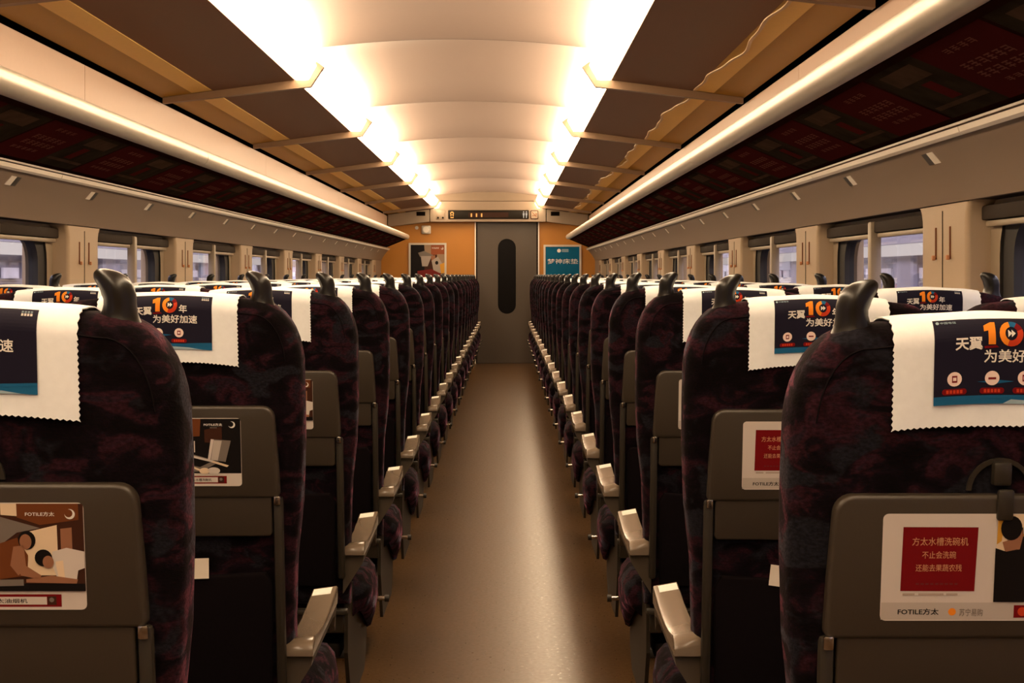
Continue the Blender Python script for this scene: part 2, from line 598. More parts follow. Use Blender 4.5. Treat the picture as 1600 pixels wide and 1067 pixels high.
        for dy in (-0.075, 0.065):
            hk = MB()
            hk.rbox(X(s, 1.4765), X(s, 1.4715), mid + dy - 0.004, mid + dy + 0.004, 1.265, 1.355, 0.0015, M_BROWN, 1)
            hk.rbox(X(s, 1.472), X(s, 1.462), mid + dy - 0.005, mid + dy + 0.005, 1.262, 1.276, 0.002, M_GOLD, 1)
            struct('coat_hook', hk, o)
    # windows between the pillars
    for k in range(len(PIL) - 1):
        a, b = PIL[k][1], PIL[k + 1][0]
        n_win += 1
        fr = MB()
        # surround plate with a rounded opening: outer rectangle ring to inner ring
        inner = rrect(a + 0.15, b - 0.15, 0.86, 1.355, 0.09, 6)
        outer = []
        for (y, z) in inner:
            cy, cz = (a + b) / 2, 1.10
            dy, dz = y - cy, z - cz
            k1 = min(((b - a) / 2) / abs(dy) if abs(dy) > 1e-6 else 9e9, (0.319) / abs(dz) if abs(dz) > 1e-6 else 9e9)
            outer.append((cy + dy * k1, cz + dz * k1))
        n = len(inner)
        wide = offset_poly(inner, -0.075)
        wide = [(min(max(y, a + 0.01), b - 0.01), min(z, 1.40)) for y, z in wide]
        vs = [(X(s, u), y, z) for u, q in ((1.540, outer), (1.540, wide), (1.548, wide), (1.552, inner), (1.60, inner)) for y, z in q]
        fr.add(vs[:2 * n], [(i, (i + 1) % n, (i + 1) % n + n, i + n) for i in range(n)], M_WINFRAME)
        for q in range(1, 4):
            fr.add(vs[q * n:(q + 2) * n], [(i, (i + 1) % n, (i + 1) % n + n, i + n) for i in range(n)], M_RUBBER)
        wo = struct('window_%d' % n_win, fr)
        pn = MB(); pn.box(X(s, 1.570), X(s, 1.574), a + 0.13, b - 0.13, 0.84, 1.375, M_PANE)
        struct('pane', pn, wo)
        mu = MB(); mu.rbox(X(s, 1.500), X(s, 1.539), (a + b) / 2 - 0.022, (a + b) / 2 + 0.022, 0.80, 1.405, 0.008, M_WINFRAME, 2)
        struct('mullion', mu, wo)
        bl = MB()
        for e0, e1 in ((a + 0.01, (a + b) / 2 - 0.024), ((a + b) / 2 + 0.024, b - 0.01)):
            bl.rbox(X(s, 1.512), X(s, 1.539), e0, e1, 1.366, 1.404, 0.004, M_BLIND, 2)
            bl.rbox(X(s, 1.520), X(s, 1.537), e0 + 0.01, e1 - 0.01, 1.348, 1.364, 0.004, M_WINFRAME, 2)
        struct('roller_blind', bl, wo)

# ceiling vault: one shallow shell per bay, hanging a little lower at the joints
ce = MB()
edges = [Y0] + [b for b in [BR0 + BRP * k for k in range(-4, 6)] if Y0 < b < Y1] + [Y1]
us = [-0.96, -0.93, -0.88, -0.80] + [-0.7 + 0.1 * i for i in range(15)] + [0.80, 0.88, 0.93, 0.96]


def vault(u):
    a = abs(u)
    z = 2.375 - 0.065 * (u / 0.8) ** 2
    if a > 0.8:
        z -= 0.12 * ((a - 0.8) / 0.16) ** 2
    return z


for a, b in zip(edges[:-1], edges[1:]):
    ny = 14
    rows = []
    for j in range(ny + 1):
        t = j / ny
        y = a + 0.003 + (b - a - 0.006) * t
        e = max(0, (abs(2 * t - 1) - 0.55) / 0.45)
        sag = 0.042 * e ** 2
        rows.append([(CX + u, y, vault(u) - sag) for u in us])
    n = len(us)
    vs = [p for r in rows for p in r]
    ce.add(vs, [(j * n + i, j * n + i + 1, (j + 1) * n + i + 1, (j + 1) * n + i) for j in range(ny) for i in range(n - 1)], M_CEIL)
ce.box(X(-1, 1.7), X(1, 1.7), Y0, Y1 + 0.1, 2.45, 2.5, M_VOID)
struct('ceiling', ce)

# end walls
ew = MB()
ew.box(X(-1, 1.7), -0.425, Y1, Y1 + 0.1, 0, 2.5, M_ENDORANGE)
ew.box(0.434, X(1, 1.7), Y1, Y1 + 0.1, 0, 2.5, M_ENDORANGE)
ew.box(-0.425, 0.434, Y1, Y1 + 0.1, 1.96, 2.5, M_ENDORANGE)
ew.box(-0.7, 0.7, Y1 + 0.1, Y1 + 0.15, -0.06, 2.1, M_VOID)
struct('wall_far', ew)
bw = MB()
bw.box(X(-1, 1.7), X(1, 1.7), Y0 - 0.1, Y0, 0, 2.5, M_WALL)
struct('wall_rear', bw)

# door
dr = MB()
op = []
for i in range(13):
    a = math.pi * i / 12
    op.append((0.009 + 0.124 * math.cos(a), 1.60 + 0.124 * math.sin(a)))
for i in range(13):
    a = math.pi + math.pi * i / 12
    op.append((0.009 + 0.124 * math.cos(a), 0.81 + 0.124 * math.sin(a)))
op = [(x, z) for x, z in op]
n = len(op)
ou = []
for x, z in op:
    dx, dz = x - 0.009, z - 0.98
    k1 = min(0.412 / abs(dx) if abs(dx) > 1e-6 else 9e9, (0.975 if dz > 0 else 0.975) / abs(dz) if abs(dz) > 1e-6 else 9e9)
    ou.append((0.009 + dx * k1, 0.98 + dz * k1))
corners = [(0.421, 1.955), (-0.403, 1.955), (-0.403, 0.005), (0.421, 0.005)]
# snap nearest outer points to the true corners
for c in corners:
    i = min(range(n), key=lambda i: (ou[i][0] - c[0]) ** 2 + (ou[i][1] - c[1]) ** 2)
    ou[i] = c
for yy in (Y1 + 0.03,):
    dr.add([(x, yy, z) for x, z in ou] + [(x, yy, z) for x, z in op], [(i, (i + 1) % n, (i + 1) % n + n, i + n) for i in range(n)], M_DOOR)
dr.add([(x, Y1 + 0.03, z) for x, z in op] + [(x, Y1 + 0.06, z) for x, z in op], [(i, (i + 1) % n, (i + 1) % n + n, i + n) for i in range(n)], M_RUBBER)
dr.box(-0.403, 0.421, Y1 + 0.065, Y1 + 0.09, 0.005, 1.955, M_DOOR)
door = struct('door_1', dr)
dp = MB(); dp.prism(offset_poly(op, -0.004), Y1 + 0.052, Y1 + 0.060, M_DOORPANE)
struct('pane', dp, door)
tr = MB()
tr.box(-0.435, -0.418, Y1 - 0.02, Y1 + 0.03, 0, 1.955, M_TRIMW)
tr.box(0.438, 0.455, Y1 - 0.02, Y1 + 0.03, 0, 1.955, M_TRIMW)
tr.box(0.421, 0.438, Y1 - 0.005, Y1 + 0.03, 0, 1.955, M_VOID)
tr.box(-0.418, -0.403, Y1 + 0.01, Y1 + 0.03, 0, 1.955, M_VOID)
n_trim += 1
struct('trim_%d' % n_trim, tr)

# header over the door, with its two wings
hd = MB()
hd.prism([(CX - 0.79, 1.955), (CX + 0.79, 1.955), (CX + 0.79, 2.20), (CX + 0.74, 2.232), (CX - 0.74, 2.232), (CX - 0.79, 2.20)], Y1 - 0.16, Y1, M_HEADER)
hd.prism([(CX - 0.74, 2.240), (CX + 0.74, 2.240), (CX + 0.74, 2.31), (CX + 0.4, 2.36), (CX, 2.375), (CX - 0.4, 2.36), (CX - 0.74, 2.31)], Y1 - 0.12, Y1, M_HEADER)
for s in (-1, 1):
    hd.prism([(X(s, 0.802), 1.955), (X(s, 1.37), 1.885), (X(s, 1.37), 2.05), (X(s, 0.802), 2.125)], Y1 - 0.155, Y1, M_HEADER)
    hd.box(X(s, 0.86), X(s, 0.98), Y1 - 0.16, Y1 - 0.15, 2.035, 2.09, M_VOID)
n_trim += 1
header = struct('trim_%d' % n_trim, hd)

# ---------------------------------------------------------------- objects on the end wall
YH = Y1 - 0.161
sg = thing('information_display', 'long black display with amber characters in the header over the far door', 'display', (-0.24, YH, 1.99))
b_ = MB(); b_.rbox(-0.555, 0.55, -0.012, 0.0, 0.0, 0.122, 0.01, M_SIGN, 2)
b_.box(-0.275, 0.27, -0.0135, -0.0125, 0.022, 0.09, M_SIGN2)
link('screen', b_.mesh('screen'), sg)
pr = Print(lambda x, z, k: (x, -0.0136 - 0.0004 * k, z))
# occupied-toilet pictogram at left, running text, man and woman pictograms at right
pr.disc(-0.502, 0.077, 0.026, M_LED, 1)
pr.disc(-0.502, 0.072, 0.012, M_SIGN, 2)
pr.rect(-0.524, -0.48, 0.012, 0.026, M_LED, 1)
pr.rect(-0.524, -0.514, 0.035, 0.07, M_LED, 1)
pr.rect(-0.49, -0.48, 0.035, 0.07, M_LED, 1)
for x, t in ((-0.246, '1'), (-0.176, '1'), (-0.106, '1')):
    pr.fit(t, x, x + 0.018, 0.028, 0.076, M_LED, 0.02, 1)
link('lit_characters', pr.mb.mesh('lit_characters', smooth=False), sg)
pr = Print(lambda x, z, k: (x, -0.0136 - 0.0004 * k, z))
for x in (0.478, 0.516):
    pr.disc(x, 0.097, 0.009, M_LEDW, 1)
    pr.poly([(x - 0.012, 0.082), (x - 0.012, 0.05), (x - 0.007, 0.05), (x - 0.006, 0.014), (x + 0.006, 0.014), (x + 0.007, 0.05), (x + 0.012, 0.05), (x + 0.012, 0.082)], M_LEDW, 1)
link('pictogram', pr.mb.mesh('pictogram', smooth=False), sg)

ns = thing('notice_sign', 'small square framed pictogram sign right of the black display', 'sign', (0.385, YH, 1.988))
b_ = MB(); pillow(b_, rrect(-0.055, 0.055, 0, 0.122, 0.016, 4), -0.008, 0, 0.002, M_BROWND, 2)
link('frame', b_.mesh('frame'), ns)
pr = Print(lambda x, z, k: (x, -0.0082 - 0.0004 * k, z))
pr.poly(rrect(-0.045, 0.045, 0.011, 0.111, 0.012, 4), M_HEADER, 1)
pr.poly([(-0.035, 0.095), (-0.03, 0.1), (0.036, 0.03), (0.031, 0.025)], M_BROWN, 2)
pr.rect(-0.03, 0.012, 0.045, 0.053, M_BROWN, 2)
pr.rect(0.016, 0.022, 0.045, 0.085, M_BROWN, 2)
pr.rect(0.027, 0.033, 0.045, 0.085, M_BROWN, 2)
link('pictogram', pr.mb.mesh('pictogram', smooth=False), ns)

cp = thing('cover_plate', 'small cover plate with two dark screws left of the black display', 'cover plate', (-0.90, YH, 1.985))
b_ = MB(); b_.rbox(-0.06, 0.06, -0.006, 0, 0, 0.125, 0.004, M_HEADER, 2)
link('plate', b_.mesh('plate'), cp)
for x in (-0.034, 0.032):
    b_ = MB(); b_.cyl((x, -0.0145, 0.022), 'y', 0.013, 0.008, M_VOID, 12)
    link('screw', b_.mesh('screw'), cp)

sp = thing('wall_speaker', 'small pale alarm device on the orange wall above the left poster', 'alarm', (-1.105, Y1, 1.79))
b_ = MB(); b_.rbox(-0.065, 0.065, -0.03, 0, 0, 0.115, 0.012, M_FRAME, 2)
link('housing', b_.mesh('housing'), sp)
b_ = MB(); b_.cyl((0, -0.05, 0.06), 'y', 0.045, 0.019, M_TRIMW, 8)
link('sounder', b_.mesh('sounder'), sp)
sn = MB(); sn.cyl((0, -0.012, 0), 'y', 0.024, 0.012, M_FRAME, 14)
o = link('wall_button', sn.mesh('wall_button'), None, label='tiny round fitting on orange wall beside the pale alarm device', category='fitting')
o.location = (-1.235, Y1, 1.875)


def poster(name, label, x0, x1, z0, z1, draw):
    p = thing(name, label, 'poster', ((x0 + x1) / 2, Y1, z0))
    W, H = (x1 - x0) / 2, z1 - z0
    f = MB()
    t = 0.026
    f.box(-W, -W + t, -0.022, 0, 0, H, M_FRAME); f.box(W - t, W, -0.022, 0, 0, H, M_FRAME)
    f.box(-W + t, W - t, -0.022, 0, 0, t, M_FRAME); f.box(-W + t, W - t, -0.022, 0, H - t, H, M_FRAME)
    link('frame', f.mesh('frame', smooth=False), p)
    pr = Print(lambda x, z, k: (x, -0.010 - 0.0005 * k, z))
    draw(pr, W - t, t, H - t)
    link('print', pr.mb.mesh('print', smooth=False), p)


M_PRPALE = mat('print_pale_shirt', (0.36, 0.30, 0.26), 0.5)
M_PRTAN = mat('print_tan', (0.30, 0.20, 0.13), 0.5)
M_PRRUST = mat('print_rust', (0.27, 0.075, 0.03), 0.5)
M_PRRED = mat('print_deep_red', (0.16, 0.018, 0.015), 0.5)


def draw_left(pr, W, z0, z1):
    P = lambda u, v: (-W + 2 * W * u, z1 - (z1 - z0) * v)      # u across, v down

    def pl(pts, m): pr.poly([P(*q) for q in pts], m)
    pl([(0, 0), (1, 0), (1, 1), (0, 1)], M_BROWND)
    pl([(0, 0), (0.42, 0), (0.40, 1), (0, 1)], M_BLACK)
    pl([(0.40, 0), (0.60, 0), (0.60, 0.30), (0.42, 0.2)], M_PRTAN)
    pl([(0.60, 0), (1, 0), (1, 0.2), (0.60, 0.22)], M_PRRUST)
    pl([(0.78, 0.2), (1, 0.2), (1, 0.55), (0.78, 0.5)], M_PRTAN)
    pl([(0.22, 0.17), (0.40, 0.13), (0.66, 0.22), (0.70, 0.27), (0.28, 0.26)], M_GREY)
    pl([(0.30, 0.24), (0.62, 0.24), (0.50, 0.46), (0.34, 0.46)], M_PRPALE)
    pl([(0.60, 0.24), (0.72, 0.22), (0.74, 0.34), (0.62, 0.36)], M_SKIN)
    pl([(0.62, 0.34), (0.80, 0.25), (0.98, 0.45), (0.98, 0.62), (0.68, 0.58)], M_PRPALE)
    x, z = P(0.77, 0.385); pr.disc(x, z, 0.022, M_BLACK, rz=0.026)
    pl([(0.86, 0.42), (1, 0.38), (1, 0.6), (0.9, 0.62)], M_YEL)
    pl([(0.2, 0.56), (0.62, 0.52), (0.9, 0.62), (0.9, 0.72), (0.2, 0.72)], M_PRRED)
    pl([(0.1, 0.72), (1, 0.72), (1, 0.88), (0.1, 0.88)], M_BLACK)
    pl([(0, 0.88), (1, 0.88), (1, 1), (0, 1)], M_PRPALE)
    x0, z0_ = P(0.63, 0.085); x1, z1_ = P(0.84, 0.05)
    pr.fit('FOTILE方太', x0, x1, z0_, z1_, M_TXT)
    x, z = P(0.93, 0.075); pr.disc(x, z, 0.016, M_TXT); pr.disc(x - 0.003, z + 0.004, 0.011, M_PRRUST)


def draw_right(pr, W, z0, z1):
    P = lambda u, v: (-W + 2 * W * u, z1 - (z1 - z0) * v)
    pr.poly([P(0, 0), P(1, 0), P(1, 1), P(0, 1)], M_TEAL)
    x, z = P(0.40, 0.09); pr.disc(x, z, 0.026, M_TXT)
    for a, b in ((0.055, 0.075), (0.085, 0.10), (0.107, 0.118)):
        pr.rect(*[P(0.48, 0)[0], P(0.68, 0)[0]], P(0, b)[1], P(0, a)[1], M_WAVE)
    pr.fit('梦神床垫', P(0.06, 0)[0], P(0.96, 0)[0], P(0, 0.385)[1], P(0, 0.27)[1], M_TXT, 0.0)


poster('framed_poster', 'framed poster of a kitchen scene on the orange wall left of the door', -1.345, -0.825, 0.97, 1.665, draw_left)
poster('framed_poster', 'framed blue poster with white characters on the orange wall right of the door', 0.515, 1.035, 0.97, 1.64, draw_right)

# ---------------------------------------------------------------- luggage racks
for s in (-1, 1):
    nm = SIDE[s]
    rk = thing('luggage_rack', 'long luggage rack with metal front rail along the %s wall' % nm, 'luggage rack', (X(s, 1.25), Y0, 1.6), 'luggage racks along the walls')
    off = Matrix.Translation((-X(s, 1.25), -Y0, -1.6))
    YE = Y1 - 0.6

    def sub(name, mb):
        me = mb.mesh(name)
        me.transform(off)
        return link(name, me, rk)
    jt = 6.7
    for a, b in ((Y0 + 0.01, jt - 0.003), (jt + 0.003, YE)):
        rail = MB()
        pts = [(1.085 + 0.036 * math.cos(t), 1.735 + 0.036 * math.sin(t)) for t in [math.radians(12 * i) for i in range(30)]]
        rail.prism([(X(s, u), z) for u, z in pts], a, b, M_RAIL)
        sub('front_rail', rail)
    sh = MB()
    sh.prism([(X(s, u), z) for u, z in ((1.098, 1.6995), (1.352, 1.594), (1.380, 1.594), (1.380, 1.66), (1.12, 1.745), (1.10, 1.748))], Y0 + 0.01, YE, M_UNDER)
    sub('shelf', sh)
    # dim advertising sheets stuck under the shelf
    du, dz = (1.345 - 1.105), (1.597 - 1.6966)
    ln = math.hypot(du, dz)
    nu, nz = dz / ln, -du / ln

    def place(y, t, k):
        e = 0.001 + 0.0006 * k
        return (X(s, 1.105 + du * t + nu * e), y, 1.6966 + dz * t + nz * e)
    k = 0
    y = 1.9
    while y < YE - 1.0:
        ad = MB()

        def quad(y0, y1, t0, t1, m, lay):
            ad.add([place(y0, t0, lay), place(y1, t0, lay), place(y1, t1, lay), place(y0, t1, lay)], [(0, 1, 2, 3)], m)
        quad(y, y + 0.48, 0.05, 0.95, mat('advert_dark_red', (0.055, 0.0085, 0.0075), 0.5, spec=0.0), 0)
        quad(y + 0.48, y + 0.9, 0.05, 0.95, mat('advert_dark_green', (0.027, 0.019, 0.012), 0.5, spec=0.0, noise=0.6, nscale=12), 0)
        pk = mat('advert_faint_letters', (0.15, 0.055, 0.04), 0.5, spec=0.0)
        for row, (t, hh, n_) in enumerate(((0.16, 0.07, 4), (0.38, 0.10, 6), (0.53, 0.10, 6), (0.70, 0.06, 5))):
            for c in range(n_):
                yc = y + 0.09 + c * 0.052 + (0.05 if row == 0 else 0)
                for q in range(3):
                    quad(yc, yc + 0.036, t + hh * q / 3, t + hh * (q + 0.45) / 3, pk, 1)
                quad(yc + 0.006 * (c % 3), yc + 0.006 * (c % 3) + 0.007, t, t + hh, pk, 2)
        gg = mat('advert_faint_picture', (0.065, 0.037, 0.024), 0.5, spec=0.0, noise=0.5, nscale=15)
        quad(y + 0.55, y + 0.82, 0.12, 0.34, gg, 1)
        quad(y + 0.50, y + 0.88, 0.74, 0.80, gg, 1)
        quad(y + 0.62, y + 0.70, 0.40, 0.70, mat('advert_faint_red', (0.075, 0.011, 0.009), 0.5, spec=0.0), 1)
        sub('advert_sheet', ad)
        y += 0.92

# seat number plaques on the slanted panel
cnt = {-1: 0, 1: 0}
for s in (-1, 1):
    for r in range(NROW - 1):
        yy = 5.15 + PITCH * (r - 3)
        if yy < (4.9 if s < 0 else 3.9) or yy > 20.6: continue
        q = thing('seat_number_plaque', 'small seat number plaque under the %s luggage rack, %s from the camera' % (SIDE[s], NTH[cnt[s]]), 'plaque', (X(s, 1.395), yy, 1.535), 'seat number plaques under the %s rack' % SIDE[s])
        cnt[s] += 1

        def pq(name, y0, y1, m):
            b = MB()
            b.prism([((u - 1.395) * s, z - 1.535) for u, z in ((1.3895, 1.550), (1.4135, 1.521), (1.4185, 1.523), (1.3955, 1.552))], y0, y1, m)
            return link(name, b.mesh(name), q)
        pq('white_field', -0.055, 0.0, M_TRIMW)
        pq('dark_field', 0.001, 0.05, mat('plaque_dark', (0.035, 0.028, 0.022), 0.4))

# ---------------------------------------------------------------- ceiling lights
for s in (-1, 1):
    c = 0
    ed = [BR0 + BRP * k for k in range(-4, 6)]
    for i, a in enumerate(ed):
        b = ed[i + 1] if i + 1 < len(ed) else Y1 - 0.18
        a = max(a, Y0 + 0.05)
        b = min(b, Y1 - 0.18)
        if b - a < 0.2: continue
        if b > 5.2:
            lab = 'glowing ceiling light on the %s side, %s bay from the camera' % (SIDE[s], NTH[c]); c += 1
        else:
            lab = 'glowing ceiling light on the %s side behind the camera' % SIDE[s]
        lt = thing('ceiling_light', lab, 'ceiling light', (X(s, 0.70), a, 2.14), 'ceiling lights on the %s side' % SIDE[s])
        off = Matrix.Translation((-X(s, 0.70), -a, -2.14))
        cv = MB()
        prof = [(0.742, 2.140), (0.678, 2.137), (0.640, 2.205), (0.655, 2.218), (0.742, 2.218)]
        cv.prism([(X(s, u), z) for u, z in prof], a + 0.03, b - 0.03, M_LAMP)
        me = cv.mesh('diffuser', smooth=False); me.transform(off)
        link('diffuser', me, lt)
        tb = MB()
        tb.prism([(X(s, 0.70 + 0.016 * math.cos(t)), 2.240 + 0.016 * math.sin(t)) for t in [math.radians(45 * i) for i in range(8)]], a + 0.16, b - 0.16, M_TUBE)
        me = tb.mesh('lamp_tube'); me.transform(off)
        link('lamp_tube', me, lt)
        if a > Y0 + 0.06:
            bk = MB()
            bk.prism([(X(s, u), z) for u, z in ((1.365, 2.028), (0.670, 2.106), (0.608, 2.200), (0.642, 2.224), (0.692, 2.137), (0.75, 2.1365), (1.365, 2.0555))], a - 0.022, a + 0.022, M_BRACKET)
            me = bk.mesh('bracket', smooth=False); me.transform(off)
            link('bracket', me, lt)

# ---------------------------------------------------------------- seats
SH = 0.14      # lean of the back


def lean(p):
    return (p[0], p[1] + SH * (1.17 - p[2]), p[2])


HW = 0.2262
TH = 0.115


def ztop(x):
    return 1.188 - 0.012 * (x / 0.155) ** 2


def back_outline():
    pts = [(0.200, 0.42), (0.203, 0.60), (0.208, 0.72), (0.220, 0.82), (HW - 0.001, 0.92), (HW, 1.00)]
    cx, cz, rx, rz = HW - 0.085, 1.05, 0.085, ztop(HW - 0.085) - 1.05
    for i in range(1, 11):
        t = math.pi / 2 * i / 10
        pts.append((cx + rx * math.cos(t) ** 0.9 if math.cos(t) > 0 else cx, cz + rz * math.sin(t) ** 0.9))
    for x in (0.11, 0.08, 0.04, 0.0):
        pts.append((x, ztop(x)))
    return pts + [(-x, z) for x, z in pts[-2::-1]]


RB = 0.03


def m_backrest():
    mb = MB()
    pillow(mb, back_outline(), 0, TH, RB, FAB, 5, 0.045)
    # piping seam over the shoulders
    return mb.mesh('backrest', lean, angle=50)


def m_grip(s):
    # horn-shaped shoulder grip, its tip leaning to the middle of the unit; elliptic slices along a bent axis
    sl = [(0.0, -0.012, 90, 0.0250, 0.0250), (0.0006, -0.006, 90, 0.0218, 0.0230), (0.0014, 0.001, 89, 0.0190, 0.0215), (0.0022, 0.010, 90, 0.0172, 0.0208), (0.0022, 0.018, 98, 0.0172, 0.0206),
          (0.0004, 0.0250, 112, 0.0176, 0.0202), (-0.0030, 0.0305, 126, 0.0170, 0.0194), (-0.0076, 0.0346, 138, 0.0148, 0.0180), (-0.0124, 0.0380, 147, 0.0122, 0.0160), (-0.0168, 0.0404, 153, 0.0100, 0.0136),
          (-0.0204, 0.0422, 157, 0.0080, 0.0106), (-0.0232, 0.0436, 160, 0.0056, 0.0072), (-0.0250, 0.0444, 160, 0.0022, 0.0030)]
    mb = MB()
    rings = []
    for x, z, a, hw, hd_ in sl:
        a = math.radians(a - 90)
        ring = []
        for i in range(20):
            t = 2 * math.pi * i / 20
            c, d = math.cos(t), math.sin(t)
            c = math.copysign(abs(c) ** 0.85, c); d = math.copysign(abs(d) ** 0.85, d)
            ring.append((s * (HW - 0.0715 + x + hw * c * math.cos(a)), 0.040 + hd_ * d, 1.178 + z + hw * c * math.sin(a)))
        rings.append(ring)
    mb.loft(rings, M_GRIP)
    return mb.mesh('shoulder_grip', lean, angle=85)


def m_tray():
    r = 0.022
    pts = []
    for i in range(7):
        t = math.radians(90 * (1 - i / 6))
        pts.append((0.182 - r + r * math.cos(t), 0.995 - r + r * math.sin(t)))
    pts += [(0.1865, 0.90), (0.1885, 0.85)]
    for i in range(5):
        t = math.radians(-90 * i / 4)
        pts.append((0.1805 + 0.008 * math.cos(t), 0.843 + 0.008 * math.sin(t)))
    poly = pts + [(-x, z) for x, z in pts[::-1]]
    mb = MB()
    pillow(mb, poly, -0.021, -0.001, 0.005, M_TRAY, 3, 0.002)
    pillow(mb, rrect(-0.1745, 0.1745, 0.766, 0.845, 0.008, 4), -0.0165, -0.001, 0.003, M_TRAY, 3, 0.001)
    return mb.mesh('tray_table', lean)


def m_trayarm(s):
    mb = MB()
    mb.rbox(s * 0.1765, s * 0.1935, -0.018, -0.001, 0.49, 0.8365, 0.006, M_TRAYARM, 2)
    return mb.mesh('tray_arm', lean)


def m_seam():
    # dark welt that follows the shoulders just below the crown of the back
    mb = MB()
    q = offset_poly(back_outline(), 0.024)
    q = [p for p in q if p[1] > 1.06]
    inner = [(x, z - 0.0022 if abs(x) < 0.15 else z) if abs(x) < 0.15 else (x - 0.0018 * (1 if x > 0 else -1), z - 0.0012) for x, z in q]
    n = len(q)
    lay = [[(x, 0.0004, z) for x, z in q], [((a[0] + b[0]) / 2, -0.0014, (a[1] + b[1]) / 2) for a, b in zip(q, inner)], [(x, 0.0004, z) for x, z in inner]]
    vs = [p for r in lay for p in r]
    mb.add(vs, [(k * n + i, k * n + i + 1, (k + 1) * n + i + 1, (k + 1) * n + i) for k in range(2) for i in range(n - 1)], M_POCKET)
    return mb.mesh('welt_seam', lean)


def m_backrail():
    mb = MB()
    mb.rbox(-0.198, 0.198, -0.022, 0.004, 0.402, 0.415, 0.003, M_TRAYARM, 2)
    mb.rbox(-0.190, 0.190, -0.012, 0.002, 0.355, 0.4025, 0.003, M_ENDP, 1)
    return mb.mesh('back_rail', lean)


def m_bolt(s):
    mb = MB()
    mb.rbox(s * 0.1785, s * 0.1905, -0.0225, -0.017, 0.822, 0.838, 0.0025, M_CHROME, 2)
    return mb.mesh('bolt', lean)


def m_latch():
    mb = MB()
    rr = 0.036
    ring = []
    for a in range(0, 181, 12):
        t = math.radians(a)
        ring.append(t)
    for r0, r1, y in ((rr, rr - 0.005, -0.004),):
        o = [(r0 * math.cos(t), 0.998 + r0 * math.sin(t)) for t in ring]
        i = [(r1 * math.cos(t), 0.998 + r1 * math.sin(t)) for t in ring]
        mb.prism(o + i[::-1], -0.005, -0.0005, M_TRAYARM)
    mb.rbox(-0.010, 0.010, -0.014, -0.0005, 1.004, 1.030, 0.003, M_TRAYARM, 2)
    mb.rbox(-0.009, 0.009, -0.028, -0.0215, 0.968, 1.002, 0.003, M_TRAYARM, 2)
    return mb.mesh('tray_latch', lean)


def m_pocket():
    mb = MB()
    pts = [(-0.168, 0.47), (0.168, 0.47), (0.172, 0.68), (0.16, 0.70), (0.05, 0.694), (-0.05, 0.694), (-0.16, 0.70), (-0.172, 0.68)]
    pillow(mb, pts, -0.012, -0.001, 0.006, M_POCKET, 3, 0.001)
    return mb.mesh('seat_pocket', lean)


def m_cushion():
    mb = MB()
    mb.rbox(-0.208, 0.208, 0.235, 0.665, 0.285, 0.462, 0.055, FAB, 5)
    return mb.mesh('seat_cushion', angle=60)


def m_cushion_aisle(s):
    # the aisle side of the cushion bulges and drops in a flap
    mb = MB()
    rings = []
    ys = [0.245, 0.252, 0.268, 0.30, 0.36, 0.45, 0.54, 0.60, 0.635, 0.655, 0.662]
    ins = [0.030, 0.016, 0.006, 0, 0, 0, 0.002, 0.008, 0.018, 0.032, 0.044]
    for y, d in zip(ys, ins):
        zb = 0.375 - 0.125 * min(1, max(0, (y - 0.26) / 0.34)) ** 1.3      # flap under the bulge, deepest at the front
        zt = 0.462 - 0.10 * max(0, y - 0.56)
        h = zt - zb
        full = [(0.190, zt), (0.212, zt - 0.005), (0.228, zt - 0.024), (0.236, zt - 0.055 * h / 0.1 * 0.6), (0.236, zb + h * 0.45), (0.229, zb + h * 0.2), (0.218, zb + 0.006), (0.207, zb), (0.199, zb + 0.012), (0.197, min(0.300, zb + 0.03) if zb < 0.28 else zb + 0.015)]
        full += [(-0.150, 0.285), (-0.195, 0.30), (-0.208, 0.34), (-0.208, 0.41), (-0.190, 0.452), (-0.16, 0.462)]
        q = []
        cx, cz = 0.0, 0.40
        for x, z in full:
            q.append((x - d * (1 if x > 0 else -1), z + (d if z < 0.34 else -d) * 0.8))
        rings.append([(s * x, y, z) for x, z in q])
    mb.loft(rings, FAB)
    return mb.mesh('seat_cushion', angle=60)


def m_base():
    mb = MB()
    mb.rbox(-0.16, 0.16, 0.30, 0.58, 0.245, 0.284, 0.008, M_DARK, 2)
    for x in (-0.06, 0.06):
        mb.prism([(0.32, 0.02), (0.57, 0.02), (0.56, 0.246), (0.36, 0.246)], x - 0.018, x + 0.018, M_DARK, 'yz')
        mb.rbox(x - 0.025, x + 0.025, 0.30, 0.59, 0.0, 0.03, 0.008, M_DARK, 2)
    return mb.mesh('seat_base')


def arm_section(y):
    """top height and underside height of the armrest at y"""
    t = (y - 0.115) / (0.47 - 0.115)
    top = 0.577 + 0.016 * t - 0.019 * math.sin(math.pi * min(1, max(0, t)) ** 0.9) * (1 - 0.35 * t)
    return top


ARMTILT = {1: -0.12, -1: 0.165}     # the pads tip a little sideways


